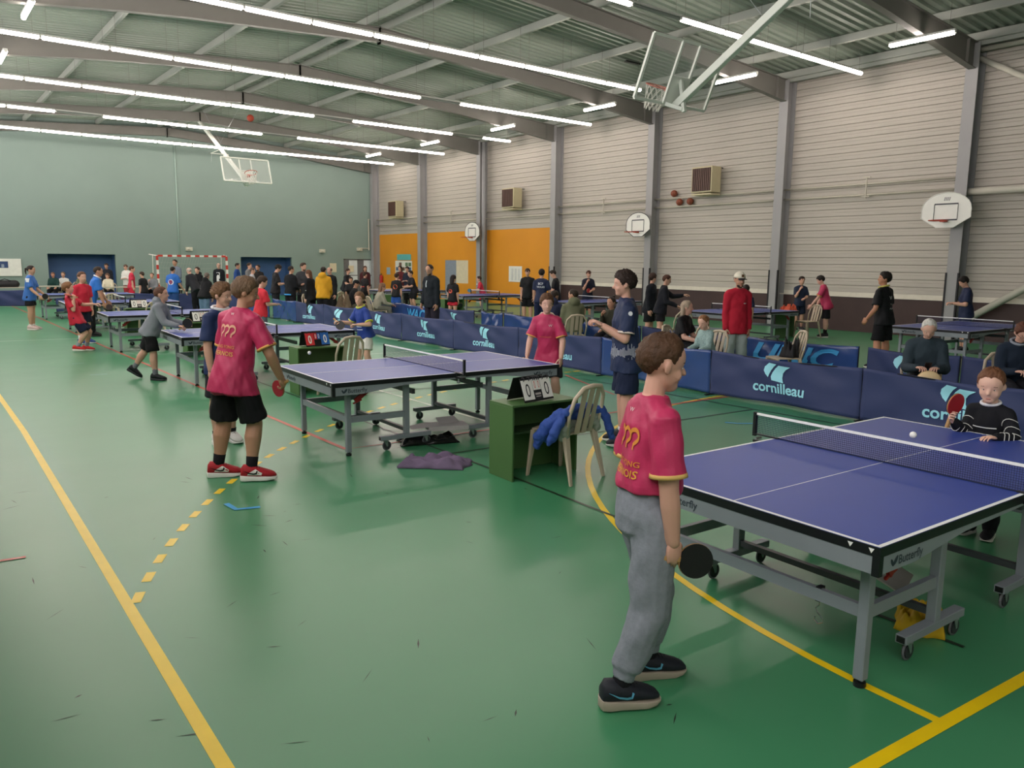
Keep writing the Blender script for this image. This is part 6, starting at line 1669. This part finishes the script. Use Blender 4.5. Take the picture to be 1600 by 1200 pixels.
std('tall man in grey blue sweater standing in front of the goal', 9.0, 33.9, -165, 1.88, ('sweater', '#6f7a8a'), ('trousers', BK), ('crop', '#2a201c'), CROSS, skin='#bd8f78')
sitter('person in grey top with a hand at the mouth left of the goal', 8.7, 36.4, 175, 1.68, ('long', '#85878c'), ('trousers', BK), ('crop', '#6a5548'), SIT(**CHIN), 'beige plastic chair under the person in grey left of the goal', skin='#d0a08c')
std('boy in black shirt left of the man in blue jersey', 7.2, 31.6, -70, 1.42, ('tee', '#17181c'), ('shorts', BK), ('short', '#3a2a20'), dict(head=(0, -8)), skin='#cfa08a')
std('boy in red kit standing by the officials near the left recess', 7.3, 34.0, 60, 1.60, ('tee', '#c8304a'), ('shorts', '#c42a40'), ('short', '#5a3e2c'), dict(short=0.9), skin='#d0a08c')
std('person in white top behind the boy in red kit near the left recess', 7.85, 37.3, -170, 1.64, ('long', '#dcdad4'), ('trousers', '#b03a40'), ('short', '#5a463a'), CROSS, skin='#cfa08a')
sitter('woman in cream top sitting right in front of the left blue recess', 7.05, 36.9, 175, 1.62, ('long', '#d9d0b8'), ('trousers', BK), ('long', '#5a4030'), SIT(), 'beige plastic chair under the woman in cream top', skin='#cfa08a')
std('person in dark top standing in the left blue recess opening', 7.25, 38.2, 170, 1.68, ('long', '#24262e'), ('trousers', BK), ('short', '#2a201c'), skin='#b98a74')
sitter('woman with a hair bun and olive top in front of the left blue recess', 6.25, 38.7, 120, 1.62, ('long', '#6b7358'), ('trousers', BK), ('bun', '#2a201c'), SIT(), 'beige plastic chair under the woman with a hair bun', skin='#cfa08a')
sitter('person in dark teal top at the left end of the left blue recess', 5.35, 39.3, 165, 1.64, ('long', '#22403c'), ('trousers', BK), ('crop', '#5a4438'), SIT(), 'beige plastic chair under the person in dark teal', skin='#c08872')
sitter('person in white top sitting behind the boys in red', 5.85, 40.0, 170, 1.60, ('long', '#d6d6d2'), ('trousers', BK), ('short', '#6a5a4c'), SIT(), 'beige plastic chair under the seated person in white', skin='#cfa08a')
# things in hands
t = thing('phone', 'dark phone in the hands of the white-haired old man', 'phone', (HC1.x, HC1.y, HC1.z + 0.03), heading(-158))
bevel(MB().box((-0.036, -0.075, -0.005), (0.036, 0.075, 0.005), Matrix.Rotation(rad(35), 4, 'X')).build('phone_body', blackm, t), 0.003, 1)
t = thing('phone', 'pale phone in the hands of the woman with glasses', 'phone', (HC2.x, HC2.y, HC2.z + 0.03), heading(-170))
bevel(MB().box((-0.036, -0.075, -0.005), (0.036, 0.075, 0.005), Matrix.Rotation(rad(30), 4, 'X')).build('phone_body', cardw, t), 0.003, 1)
t = thing('paddle_case', 'round beige paddle case on the lap of the white-haired old man', 'case', (HC1.x - 0.04, HC1.y - 0.04, HC1.z - 0.20), heading(-158))
MB().ell((0, 0, 0.06), (0.13, 0.05, 0.11), None, 20, 12).build('case_body', mat('beige_case', '#d9bf94', 0.6), t, True)
MB().tube([(0.13 * cos(q), 0, 0.06 + 0.11 * sin(q)) for q in np.linspace(0, 2 * pi, 21)], 0.006, 5, cap=False).build('zip_seam', mat('beige_seam', '#b59a70', 0.6), t)
finalize_people()
